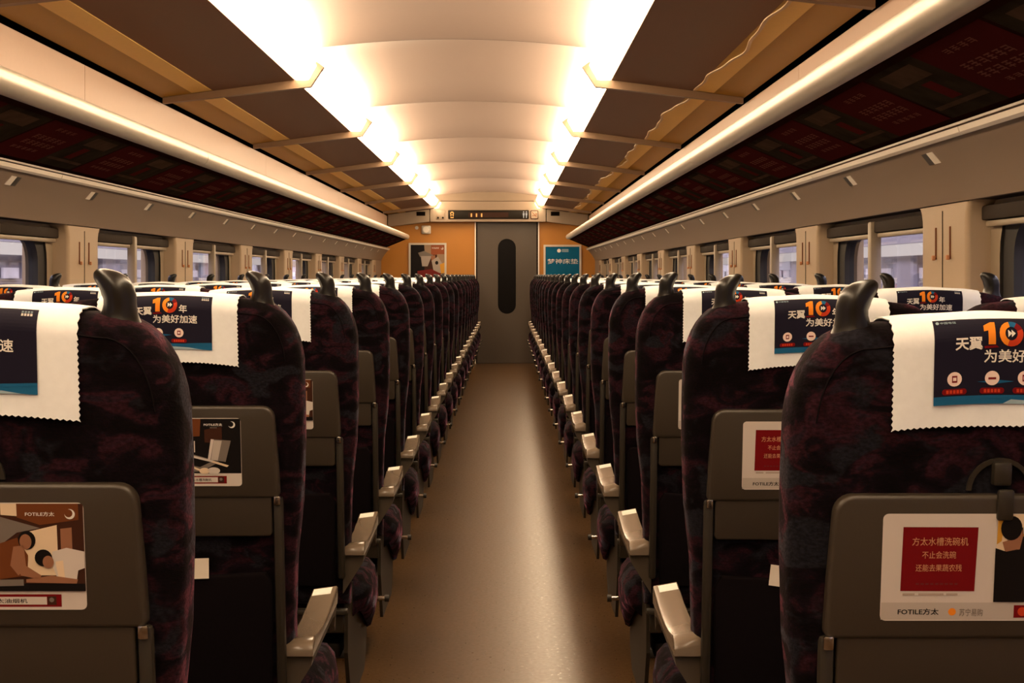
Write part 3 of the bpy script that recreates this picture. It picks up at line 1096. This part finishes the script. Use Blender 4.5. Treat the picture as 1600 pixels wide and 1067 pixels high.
def m_armrest(s):
    mb = MB()
    rings = []
    ys = [0.082, 0.085, 0.093, 0.103, 0.115, 0.128, 0.16, 0.20, 0.25, 0.30, 0.35, 0.40, 0.44, 0.462, 0.470]
    for y in ys:
        if y < 0.115:
            t = (y - 0.082) / 0.033
            top = 0.559 + 0.018 * math.sqrt(max(0, 1 - (1 - t) ** 2))
        else:
            top = arm_section(y)
        bot = min(top - 0.012, 0.547 + 0.012 * max(0, (y - 0.1) / 0.37))
        w0 = 0.187 + 0.004 * (y - 0.1) / 0.37      # inner
        w1 = 0.2395 + 0.001 * (y - 0.1) / 0.37     # outer
        tl = ARMTILT[s] * (w1 - w0)
        rings.append([(s * w0, y, bot), (s * w1, y, bot), (s * (w1 + 0.0005), y, (top + bot) / 2), (s * w1, y, top - 0.0022), (s * (w1 - 0.002), y, top), (s * (w0 + 0.002), y, top + tl), (s * w0, y, top + tl - 0.0022)])
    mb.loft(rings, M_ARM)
    return mb.mesh('armrest', angle=42)


def m_endpanel(s):
    mb = MB()
    mb.prism([(0.22, 0.15), (0.56, 0.15), (0.62, 0.20), (0.64, 0.30), (0.62, 0.40), (0.40, 0.44), (0.13, 0.46), (0.13, 0.30)], s * 0.186, s * 0.1955, M_ENDP, 'yz')
    return mb.mesh('end_panel', angle=30)


def m_armsupport(s):
    """tapering side panel below the armrest pad, with the pointed fin under its tip"""
    mb = MB()
    n = 9
    rings = []
    ys = [0.095, 0.11, 0.20, 0.30, 0.38, 0.43, 0.452, 0.468]
    for y in ys:
        t = (y - 0.095) / 0.373
        ztp = 0.547 + 0.010 * t
        zb = 0.452 + 0.08 * min(1, t / 0.88)
        if y > 0.44:
            zb = 0.522 - (y - 0.44) * 0.8
        rings.append([(s * 0.187, y, ztp), (s * 0.2385, y, ztp), (s * (0.2375 if y > 0.43 else 0.235), y, ztp - 0.02), (s * (0.236 if y > 0.43 else 0.190 + 0.03 * t), y, zb + (0.004)), (s * (0.225 if y > 0.43 else 0.187), y, zb)])
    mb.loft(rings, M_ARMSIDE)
    return mb.mesh('armrest_side', angle=30)


def m_plate(s):
    mb = MB()
    sl = ARMTILT[s] * 0.0525 / 0.0485
    ya, yb = 0.428, 0.464

    def P(x, y, d): return (s * x, y, arm_section(y) + sl * (0.2383 - x) + 0.0009 - d)
    mb.add([P(0.194, ya, 0), P(0.231, ya, 0), P(0.231, yb, 0), P(0.194, yb, 0), P(0.194, ya, 0.0007), P(0.231, ya, 0.0007), P(0.231, yb, 0.0007), P(0.194, yb, 0.0007)],
           [(0, 1, 2, 3), (4, 7, 6, 5), (0, 4, 5, 1), (1, 5, 6, 2), (2, 6, 7, 3), (3, 7, 4, 0)], mat('plate_white', (0.85, 0.82, 0.75), 0.3))
    return mb.mesh('number_plate', smooth=False)


def m_lever(s):
    mb = MB()
    mb.cyl((s * 0.215 if s > 0 else -0.258, 0.60, 0.335), 'x', 0.006, 0.043, M_CHROME, 10)
    mb.cyl((s * 0.248 if s > 0 else -0.260, 0.60, 0.335), 'x', 0.010, 0.012, M_DARK, 10)
    return mb.mesh('recline_lever')


# --- stickers on the trays
STK_Y = -0.0214


def stick_place(x, z, k):
    return lean((x, STK_Y - 0.0003 - 0.00025 * k, z))


def sticker_base(pr, hw=0.125, z0=0.856, z1=0.975, m=None):
    pr.poly(rrect(-hw, hw, z0, z1, 0.006, 4), m or M_PAPER, 1)


def m_sticker_cook():
    pr = Print(stick_place)
    sticker_base(pr)
    # (px, py) read in an enlargement in which the sticker's right edge is 320, top 352, bottom 778
    P = lambda x, y: (0.125 - (320 - x) * 0.25 / 893, 0.975 - (y - 352) * 0.119 / 426)
    pl = lambda pts, m, l: pr.poly([P(*q) for q in pts], m, l)
    pl([(-573, 356), (312, 356), (318, 362), (318, 702), (-573, 702)], M_BROWND, 2)
    pl([(-573, 356), (-100, 356), (-60, 500), (-573, 560)], M_GREY, 3)
    pl([(62, 356), (300, 356), (300, 420), (150, 440), (62, 410)], M_BROWN, 3)
    pl([(0, 356), (62, 356), (62, 405), (0, 400)], M_CREAM, 3)
    pl([(-90, 400), (0, 408), (150, 452), (60, 470), (-60, 560)], M_GREY, 4)
    pl([(90, 470), (215, 440), (215, 640), (80, 640)], M_CREAM, 3)
    pl([(228, 455), (272, 450), (272, 545), (228, 545)], M_SKIN, 3)
    pl([(-30, 520), (60, 490), (100, 560), (95, 640), (-40, 660)], M_BROWN, 5)
    x, z = P(98, 500); pr.disc(x, z, 0.0095, M_BLACK, 6, rz=0.0105)
    x, z = P(93, 506); pr.disc(x, z, 0.0065, M_SKIN, 7, rz=0.0085)
    pl([(45, 525), (85, 520), (92, 610), (60, 640), (30, 600)], M_SKIN, 7)
    pl([(60, 600), (90, 600), (150, 640), (140, 655), (70, 640)], M_SKIN, 8)
    pl([(195, 545), (250, 530), (318, 545), (318, 610), (292, 620), (285, 660), (210, 650), (190, 590)], M_PAPER, 6)
    pl([(205, 585), (235, 580), (240, 650), (215, 650)], M_CREAM, 7)
    x, z = P(160, 570); pr.disc(x, z, 0.0095, M_BLACK, 8, rz=0.0095)
    x, z = P(178, 586); pr.disc(x, z, 0.006, M_SKIN, 9, rz=0.007)
    pl([(190, 640), (290, 655), (285, 672), (90, 668), (90, 655)], M_SKIN, 8)
    pl([(-573, 672), (318, 672), (318, 702), (-573, 702)], M_BLACK, 9)
    pl([(-300, 660), (80, 655), (80, 680), (-300, 690)], M_GREY, 10)
    x0, z1 = P(95, 388); x1, z0 = P(208, 405)
    pr.fit('FOTILE方太', x0, x1, z0, z1, M_TXT, 0.01, 5)
    x, z = P(267, 397); pr.disc(x, z, 0.0056, M_TXT, 5); pr.disc(x - 0.0012, z + 0.001, 0.0044, M_BROWN, 6)
    pl([(-330, 716), (222, 716), (222, 766), (-330, 766)], M_RED, 2)
    pl([(-310, 726), (165, 726), (165, 757), (-310, 757)], M_PAPER, 3)
    pl([(168, 724), (202, 724), (202, 758), (168, 758)], M_BROWND, 3)
    x, z = P(184, 738); pr.disc(x, z, 0.0026, M_GREY, 4)
    x0, z1 = P(-60, 733); x1, z0 = P(90, 751)
    pr.fit('方太油烟机', x0, x1, z0, z1, M_BLACK, 0.01, 4)
    return pr.mb.mesh('advert_sticker', smooth=False)


def m_sticker_sink():
    pr = Print(stick_place)
    sticker_base(pr)
    # right edge 518, top 368, bottom 792
    P = lambda x, y: (0.125 - (518 - x) * 0.25 / 902, 0.975 - (y - 368) * 0.119 / 424)
    pl = lambda pts, m, l: pr.poly([P(*q) for q in pts], m, l)
    pl([(-384, 372), (510, 372), (516, 378), (516, 712), (-384, 712)], M_BLACK, 2)
    pl([(-384, 372), (270, 372), (262, 480), (-384, 520)], M_BROWN, 3)
    pl([(292, 440), (400, 420), (400, 520), (292, 520)], M_BROWND, 3)
    pl([(-100, 580), (140, 570), (380, 640), (270, 700), (-150, 712)], M_GREY, 4)
    pl([(160, 600), (340, 635), (260, 672), (120, 640)], M_BLACK, 5)
    pl([(180, 590), (345, 632), (335, 642), (170, 602)], M_PAPER, 6)
    pl([(340, 632), (440, 662), (428, 672), (330, 642)], M_CREAM, 6)
    pl([(155, 640), (270, 690), (262, 698), (140, 652)], M_CREAM, 6)
    # the open steel bin
    pl([(332, 498), (455, 508), (420, 640), (310, 625)], M_GREY, 7)
    pl([(332, 498), (350, 500), (326, 626), (310, 625)], M_PAPER, 8)
    pl([(350, 505), (400, 508), (372, 632), (330, 627)], M_BAND, 8)
    x, z = P(288, 696); pr.disc(x, z, 0.009, M_CREAM, 8, rz=0.0055)
    x, z = P(345, 695); pr.disc(x, z, 0.011, M_PAPER, 8, rz=0.006)
    pl([(226, 510), (232, 510), (232, 580), (226, 580)], M_PAPER, 7)
    pl([(185, 520), (218, 560), (212, 572), (180, 540)], M_YEL, 7)
    x0, z1 = P(290, 400); x1, z0 = P(404, 417)
    pr.fit('FOTILE方太', x0, x1, z0, z1, M_TXT, 0.015, 5)
    x, z = P(463, 409); pr.disc(x, z, 0.0058, M_TXT, 5); pr.disc(x - 0.0016, z + 0.0008, 0.0046, M_BLACK, 6)
    for c in range(5):
        pl([(328 + c * 9, 424), (334 + c * 9, 424), (334 + c * 9, 431), (328 + c * 9, 431)], M_GREY, 5)
    pl([(-200, 728), (424, 728), (424, 776), (-200, 776)], M_RED, 2)
    pl([(-180, 736), (368, 736), (368, 768), (-180, 768)], M_PAPER, 3)
    pl([(372, 734), (408, 734), (408, 770), (372, 770)], M_BROWND, 3)
    x, z = P(388, 749); pr.disc(x, z, 0.0026, M_GREY, 4)
    x0, z1 = P(190, 743); x1, z0 = P(330, 762)
    pr.fit('方太水槽洗碗机', x0, x1, z0, z1, M_BLACK, 0.01, 4)
    return pr.mb.mesh('advert_sticker', smooth=False)


def m_sticker_red():
    pr = Print(stick_place)
    sticker_base(pr, 0.13)
    # left edge 60, top 70, bottom 985
    P = lambda x, y: (-0.13 + (x - 60) * 0.26 / 1980, 0.975 - (y - 70) * 0.119 / 915)
    pl = lambda pts, m, l: pr.poly([P(*q) for q in pts], m, l)
    tx = lambda t, x0, x1, y0, y1, m, b, l: pr.fit(t, P(x0, 0)[0], P(x1, 0)[0], P(0, y1)[1], P(0, y0)[1], m, b, l)
    pl([(66, 828), (2034, 828), (2034, 975), (66, 975)], M_BAND, 2)
    pl([(228, 182), (845, 184), (832, 730), (220, 728)], M_RED, 3)
    tx('方太水槽洗碗机', 305, 765, 270, 340, M_GOLD, 0.0, 4)
    tx('不止会洗碗', 390, 668, 388, 450, M_GOLD, 0.0, 4)
    tx('还能去果蔬农残', 340, 720, 500, 560, M_GOLD, 0.0, 4)
    for i in range(9):
        pl([(345 + i * 40, 660), (372 + i * 40, 660), (372 + i * 40, 675), (345 + i * 40, 675)], mat('print_dim_red', (0.14, 0.02, 0.02), 0.5), 4)
    for a, b in ((240, 340), (370, 580), (600, 695)):
        pl([(a, 748), (b, 748), (b, 766), (a, 766)], mat('print_small_lines', (0.42, 0.33, 0.27), 0.5), 3)
    tx('FOTILE方太', 205, 545, 878, 934, M_BLACK, 0.02, 3)
    x, z = P(655, 907); pr.disc(x, z, 0.0042, M_ORANGE, 3)
    tx('苏宁易购', 715, 910, 880, 945, M_GREY, 0.01, 3)
    pl([(1165, 850), (1420, 850), (1420, 958), (1165, 958)], M_RED, 3)
    x, z = P(1235, 905); pr.disc(x, z, 0.005, M_RED2, 4)
    # photograph of a woman in dark clothes
    pl([(1005, 74), (2028, 74), (2034, 80), (2034, 822), (990, 822)], M_CREAM, 3)
    pl([(1005, 74), (1060, 74), (1040, 300), (1000, 330)], M_YEL, 4)
    pl([(1200, 240), (2034, 240), (2034, 600), (1200, 600)], M_YEL, 4)
    pl([(1120, 300), (1210, 180), (1215, 260), (1290, 300), (1600, 420), (1600, 822), (1060, 822)], M_BLACK, 5)
    pl([(990, 360), (1080, 390), (1170, 370), (1320, 440), (1400, 822), (990, 822)], M_BLACK, 6)
    pl([(1045, 310), (1130, 280), (1200, 180), (1212, 260), (1190, 370), (1070, 392)], M_SKIN, 6)
    x, z = P(1115, 190); pr.disc(x, z, 0.0115, M_BLACK, 7, rz=0.0135)
    pl([(1500, 260), (1700, 200), (1850, 300), (1850, 822), (1500, 822)], M_PAPER, 5)
    return pr.mb.mesh('advert_sticker', smooth=False)


# --- white headrest cover
CW = 0.1205


def cover_path(e=0.0):
    """(y, z-drop below local seat top, outward normal) along the middle of the cover from the rear hem to the front hem"""
    out = []
    r, r1 = RB, 0.045
    d = 0.0022 + e
    z = 0.118
    while z > r:
        out.append((-d, -z)); z -= 0.00345
    for i in range(9):
        t = math.pi / 2 * i / 8
        out.append((r - (r + d) * math.cos(t), -r + (r + d) * math.sin(t)))
    out.append((TH / 2, d))
    for i in range(9):
        t = math.pi / 2 * (1 - i / 8)
        out.append((TH - r1 + (r1 + d) * math.cos(t), -r1 + (r1 + d) * math.sin(t)))
    for zz in (0.08, 0.12, 0.16, 0.20):
        out.append((TH + d, -zz))
    return out


def m_cover(seed):
    rnd = random.Random(seed)
    ph = [rnd.uniform(0, 6.28) for _ in range(4)]
    mb = MB()
    nx = 70
    layers = []
    for e in (0.0, 0.0012):
        path = cover_path(e)
        vs = []
        for j, (y, dz) in enumerate(path):
            for i in range(nx + 1):
                x = -CW + 2 * CW * i / nx
                yy, zz = y, dz
                if i == 0 or i == nx:
                    x += (0.0012 if j % 2 else -0.0007) * (1 if i == 0 else -1)
                hem = max(0, (-dz - 0.03) / 0.088) if y < 0 else 0
                if y < 0:
                    yy -= hem * (0.0012 + 0.0014 * (1 + math.sin(x * 38 + ph[0])) + 0.0008 * (1 + math.sin(x * 90 + ph[1])))
                    zz += 0.0010 * math.sin(x * 24 + ph[2]) * hem
                if j == 0:
                    zz += 0.0012 if i % 2 else -0.0007
                if RB <= y <= TH:
                    zz += 0.0006 * (1 + math.sin(x * 60 + ph[3]))
                vs.append((x, yy, ztop(x) + zz))
        layers.append((vs, len(path)))
    n = nx + 1
    rows = layers[0][1]
    allv = layers[0][0] + layers[1][0]
    o = len(layers[0][0])
    fs = []
    for j in range(rows - 1):
        for i in range(nx):
            q = (j * n + i, j * n + i + 1, (j + 1) * n + i + 1, (j + 1) * n + i)
            fs.append(q)
            fs.append(tuple(a + o for a in q[::-1]))
    for j in range(rows - 1):
        for i in (0, nx):
            fs.append((j * n + i, (j + 1) * n + i, (j + 1) * n + i + o, j * n + i + o))
    for i in range(nx):
        for j in (0, rows - 1):
            fs.append((j * n + i, j * n + i + 1, j * n + i + 1 + o, j * n + i + o))
    mb.add(allv, fs, M_CLOTH)
    return mb.mesh('headrest_cover', lean, angle=70)


PW, PH = 0.154, 0.092


def cover_place(x, v, k):
    """v runs down from the top of the printed panel"""
    z0 = 0.0058
    d = 0.0022 + 0.0012 + 0.0006 + 0.0003 * k
    r = RB
    t0 = math.acos(max(-1, min(1, (r - z0) / r)))    # angle from the vertical where the panel starts
    arc = r * (math.pi / 2 - t0)
    if v < arc:
        t = t0 + v / r
        y, dz = r - (r + d) * math.sin(t), -r + (r + d) * math.cos(t)
    else:
        y, dz = -d, -r - (v - arc)
    hem = max(0, (-dz - 0.03) / 0.088)
    y -= hem * 0.0064
    return lean((x, y, ztop(x) + dz))


def m_print():
    mb = MB()
    # panel, bent with the cloth
    nv, nx = 24, 10

    def grid(x0, x1, v0, v1, m, k, nv=nv):
        vs = [cover_place(x0 + (x1 - x0) * i / nx, v0 + (v1 - v0) * j / nv, k) for j in range(nv + 1) for i in range(nx + 1)]
        mb.add(vs, [(j * (nx + 1) + i, j * (nx + 1) + i + 1, (j + 1) * (nx + 1) + i + 1, (j + 1) * (nx + 1) + i) for j in range(nv) for i in range(nx)], m)
    h = PW / 2
    grid(-h, h, 0, PH * 0.90, M_NAVY, 0)
    grid(-h, h, PH * 0.90, PH, M_BLUE, 0, 3)
    pr = Print(lambda x, z, k: (x, float(k), z))
    X_ = lambda u: -h + PW * u
    V_ = lambda v: -PH * v
    pr.poly([(X_(0), V_(0.90)), (X_(0.5), V_(0.93)), (X_(0.75), V_(0.89)), (X_(1), V_(0.86)), (X_(1), V_(0.90)), (X_(0.5), V_(0.945)), (X_(0), V_(0.91))], M_BLUE, 1)
    pr.poly([(X_(0.48), V_(1.0)), (X_(0.54), V_(0.95)), (X_(0.75), V_(0.97)), (X_(0.9), V_(1.0))], M_WAVE, 2)
    pr.poly([(X_(0.30), V_(0.74)), (X_(0.44), V_(0.72)), (X_(0.56), V_(0.74)), (X_(0.44), V_(0.765))], M_BLUE, 1)
    tx = lambda t, u0, u1, v0, v1, m, b, l: pr.fit(t, X_(u0), X_(u1), V_(v1), V_(v0), m, b, l)
    tx('天翼', 0.145, 0.335, 0.225, 0.365, M_TXT, 0.025, 2)
    pr.poly([(X_(a), V_(b)) for a, b in ((0.375, 0.305), (0.375, 0.16), (0.345, 0.17), (0.345, 0.105), (0.395, 0.065), (0.425, 0.065), (0.425, 0.305))], M_ORANGE, 3)
    # the zero: an orange-red ring with a small coloured arc and a double arrow
    cx, cv, ro, ri = 0.535, 0.195, 0.0125, 0.0066
    for a0, a1, m in ((100, 250, M_ORANGE), (250, 380, M_RED2), (20, 60, M_RED), (60, 100, M_BLUE)):
        pts = []
        for i in range(9):
            t = math.radians(a0 + (a1 - a0) * i / 8)
            pts.append((X_(cx) + ro * 1.02 * math.cos(t), V_(cv) + ro * math.sin(t)))
        for i in range(9):
            t = math.radians(a1 - (a1 - a0) * i / 8)
            pts.append((X_(cx) + ri * math.cos(t), V_(cv) + ri * math.sin(t)))
        pr.poly(pts, m, 3)
    for q in (0, 0.0038):
        pr.poly([(X_(cx) - 0.0036 + q, V_(cv) + 0.0036), (X_(cx) + 0.0006 + q, V_(cv)), (X_(cx) - 0.0036 + q, V_(cv) - 0.0036)], M_TXT, 4)
    pr.poly([(X_(0.345), V_(0.325)), (X_(0.43), V_(0.315)), (X_(0.45), V_(0.34)), (X_(0.35), V_(0.35))], M_RED, 2)
    tx('年', 0.636, 0.725, 0.19, 0.325, M_TXT, 0.02, 2)
    tx('为美好加速', 0.346, 0.838, 0.365, 0.52, M_TXT, 0.015, 2)
    pr.disc(X_(0.03), V_(0.05), 0.0018, M_WAVE, 2)
    tx('中国电信', 0.05, 0.16, 0.035, 0.065, M_WAVE, 0.0, 2)
    # two lines too small to read in the photograph: little marks only
    for c in range(4):
        u = 0.885 + c * 0.021
        for q in range(3):
            pr.rect(X_(u), X_(u + 0.015), V_(0.042 + q * 0.009), V_(0.038 + q * 0.009), M_WAVE, 2)
            pr.rect(X_(u), X_(u + 0.016), V_(0.078 + q * 0.011), V_(0.072 + q * 0.011), M_TXT, 2)
        pr.rect(X_(u + 0.006), X_(u + 0.0085), V_(0.1), V_(0.072), M_TXT, 3)
    for i, u in enumerate((0.143, 0.405, 0.634)):
        pr.disc(X_(u), V_(0.70), 0.0078, M_PINK, 2)
        if i == 1:
            pr.rect(X_(u) - 0.0042, X_(u) + 0.0042, V_(0.715), V_(0.69), M_RED, 3)
        else:
            pr.rect(X_(u) - 0.0028, X_(u) + 0.0028, V_(0.74), V_(0.66), M_RED, 3)
            pr.rect(X_(u) - 0.0018, X_(u) + 0.0018, V_(0.72), V_(0.68), M_PINK, 4)
        q = 0.0132
        pr.poly(rrect(X_(u) - q, X_(u) + q, V_(0.882), V_(0.812), 0.0031, 4), M_RED, 2)
        for c in range(5):
            pr.rect(X_(u) - 0.0088 + c * 0.0037, X_(u) - 0.0062 + c * 0.0037, V_(0.868), V_(0.828), M_RED2, 3)
    bm = bmesh.new()
    bv = [bm.verts.new(p) for p in pr.mb.v]
    for f, mi in zip(pr.mb.f, pr.mb.m):
        if len(set(f)) < 3: continue
        try:
            bm.faces.new([bv[i] for i in f]).material_index = mb.mi(pr.mb.mats[mi])
        except ValueError:
            pass
    for i in range(18):
        bmesh.ops.bisect_plane(bm, geom=list(bm.verts) + list(bm.edges) + list(bm.faces), plane_co=(0, 0, -0.0025 - 0.002 * i), plane_no=(0, 0, 1), dist=1e-7)
    bm.verts.index_update()
    o = len(mb.v)
    for v in bm.verts:
        mb.v.append(cover_place(v.co.x, -v.co.z, v.co.y))
    for f in bm.faces:
        mb.f.append(tuple(v.index + o for v in f.verts)); mb.m.append(f.material_index)
    bm.free()
    return mb.mesh('printed_panel', smooth=False)


CACHE = {}


def get(key, fn, *a):
    if key not in CACHE:
        CACHE[key] = fn(*a)
    return CACHE[key]


KINDS = {'cook': m_sticker_cook, 'sink': m_sticker_sink, 'red': m_sticker_red}


def make_seat(x, y, aisle, grip, kind, label, group, dz=0.0):
    t = thing('train_seat', label, 'seat', (x, y, 0), group)

    def bp(name, me, parent=t):
        o = link(name, me, parent)
        if parent is t: o.location = (0, 0, dz)
        return o
    bp('backrest', get('back', m_backrest))
    if grip:
        bp('shoulder_grip', get(('grip', grip), m_grip, grip))
    tr = bp('tray_table', get('tray', m_tray))
    link('advert_sticker', get(kind, KINDS[kind]), tr)
    for q in (-1, 1):
        a = bp('tray_arm', get(('ta', q), m_trayarm, q))
        link('bolt', get(('bolt', q), m_bolt, q), a)
    bp('welt_seam', get('seam', m_seam))
    bp('back_rail', get('rail', m_backrail))
    bp('tray_latch', get('latch', m_latch))
    bp('seat_pocket', get('pocket', m_pocket))
    if aisle:
        link('seat_cushion', get(('cush', aisle), m_cushion_aisle, aisle), t)
        a = link('armrest', get(('arm', aisle), m_armrest, aisle), t)
        link('number_plate', get(('plate', aisle), m_plate, aisle), a)
        link('armrest_side', get(('sup', aisle), m_armsupport, aisle), t)
        link('end_panel', get(('endp', aisle), m_endpanel, aisle), t)
        link('recline_lever', get(('lev', aisle), m_lever, aisle), t)
    else:
        link('seat_cushion', get('cush0', m_cushion), t)
    link('seat_base', get('base', m_base), t)
    return t


def make_cover(x, y, label, group, seed, dz=0.0):
    o = link('headrest_cover', get(('cover', seed % 4), m_cover, seed % 4), None, label=label, category='headrest cover', group=group)
    o.location = (x, y, dz)
    link('printed_panel', get('print', m_print), o)
    return o


SEATS = [(-1, 'aisle', -0.581, 1, 1), (-1, 'middle', -1.037, 0, 0), (-1, 'window', -1.493, 0, -1), (1, 'aisle', 0.5365, -1, -1), (1, 'window', 0.9955, 0, 1)]
ks = 0
for k in range(NROW):
    y = ROW0 + PITCH * k
    for s, pos, x, aisle, grip in SEATS:
        lim = (791 if s < 0 else 809) * (y + 0.15) / 2400
        if abs(x) - 0.2275 > lim:
            continue
        dz = {(1, 0): -0.012, (1, 1): -0.006}.get((s, k), 0.0)
        kind = 'red' if s > 0 else ('cook', 'sink')[k % 2]
        make_seat(x, y, aisle, grip, kind, 'patterned train seat %s of the aisle, %s seat, %s row from the camera' % (SIDE[s], pos, NTH[k]), 'train seats %s of the aisle' % SIDE[s], dz)
        make_cover(x, y, 'white headrest cover %s of the aisle, on %s seat, %s row from camera' % (SIDE[s], pos, NTH[k]), 'white headrest covers %s of the aisle' % SIDE[s], ks, dz)
        ks += 1


# white cards sticking out of the seat pockets
def card(x, y, z0, w, h, rot, label):
    mb = MB()
    mb.box(-w / 2, w / 2, -0.0004, 0.0004, 0, h, mat('card_paper', (0.66, 0.58, 0.48), 0.6))
    o = link('paper_card', mb.mesh('paper_card', smooth=False), None, label=label, category='card')
    o.location = (x, y + SH * (1.17 - z0) - 0.0165, z0)
    o.rotation_euler = (-0.14, rot, 0)
    return o


card(-0.548, ROW0 + PITCH, 0.690, 0.058, 0.035, -0.03, 'white paper card in the pocket of the second seat left of the aisle')
card(0.478, ROW0 + PITCH, 0.676, 0.040, 0.036, 0.14, 'white paper card in the pocket of the second seat right of the aisle')

# ---------------------------------------------------------------- outside: trains on the next tracks
for s in (-1, 1):
    tn = thing('neighbouring_train', 'pale train standing on the next track outside the %s windows' % SIDE[s], 'train', (X(s, 3.0), 9.0, -0.9))
    ou = 0.0
    bd = MB()
    bd.box(0, s * 1.2, -16, 40, 0, 2.02, M_EXT)
    bd.box(0, s * 1.2, -16, 40, 2.34, 2.50, M_EXT)
    link('body', bd.mesh('body', smooth=False), tn)
    bd = MB(); bd.box(-s * 0.01, s * 1.15, -16, 40, 2.50, 2.95, M_EXTW)
    link('roof', bd.mesh('roof', smooth=False), tn)
    bd = MB(); bd.box(-s * 0.012, s * 0.02, -16, 40, 2.255, 2.335, M_EXTLIT)  # emissive strip across the top of the train's windows
    link('light_band', bd.mesh('light_band', smooth=False), tn)
    for i in range(26):
        y = -14 + i * 2.0
        bd = MB(); bd.box(s * 0.02, s * 1.2, y + 1.45, y + 2.0, 2.02, 2.34, M_EXT)
        link('window_post', bd.mesh('window_post', smooth=False), tn)
        bd = MB()
        bd.box(s * 0.05, s * 0.06, y, y + 1.45, 2.02, 2.34, M_EXTD)
        for q in range(3):
            bd.box(s * 0.03, s * 0.045, y + 0.1 + q * 0.46, y + 0.42 + q * 0.46, 2.10, 2.17, M_EXTW)
        link('window', bd.mesh('window', smooth=False), tn)
gr = MB()
gr.box(-14, 14, -20, 60, -1.0, -0.95, M_EXTD)
o = struct('ground', gr)
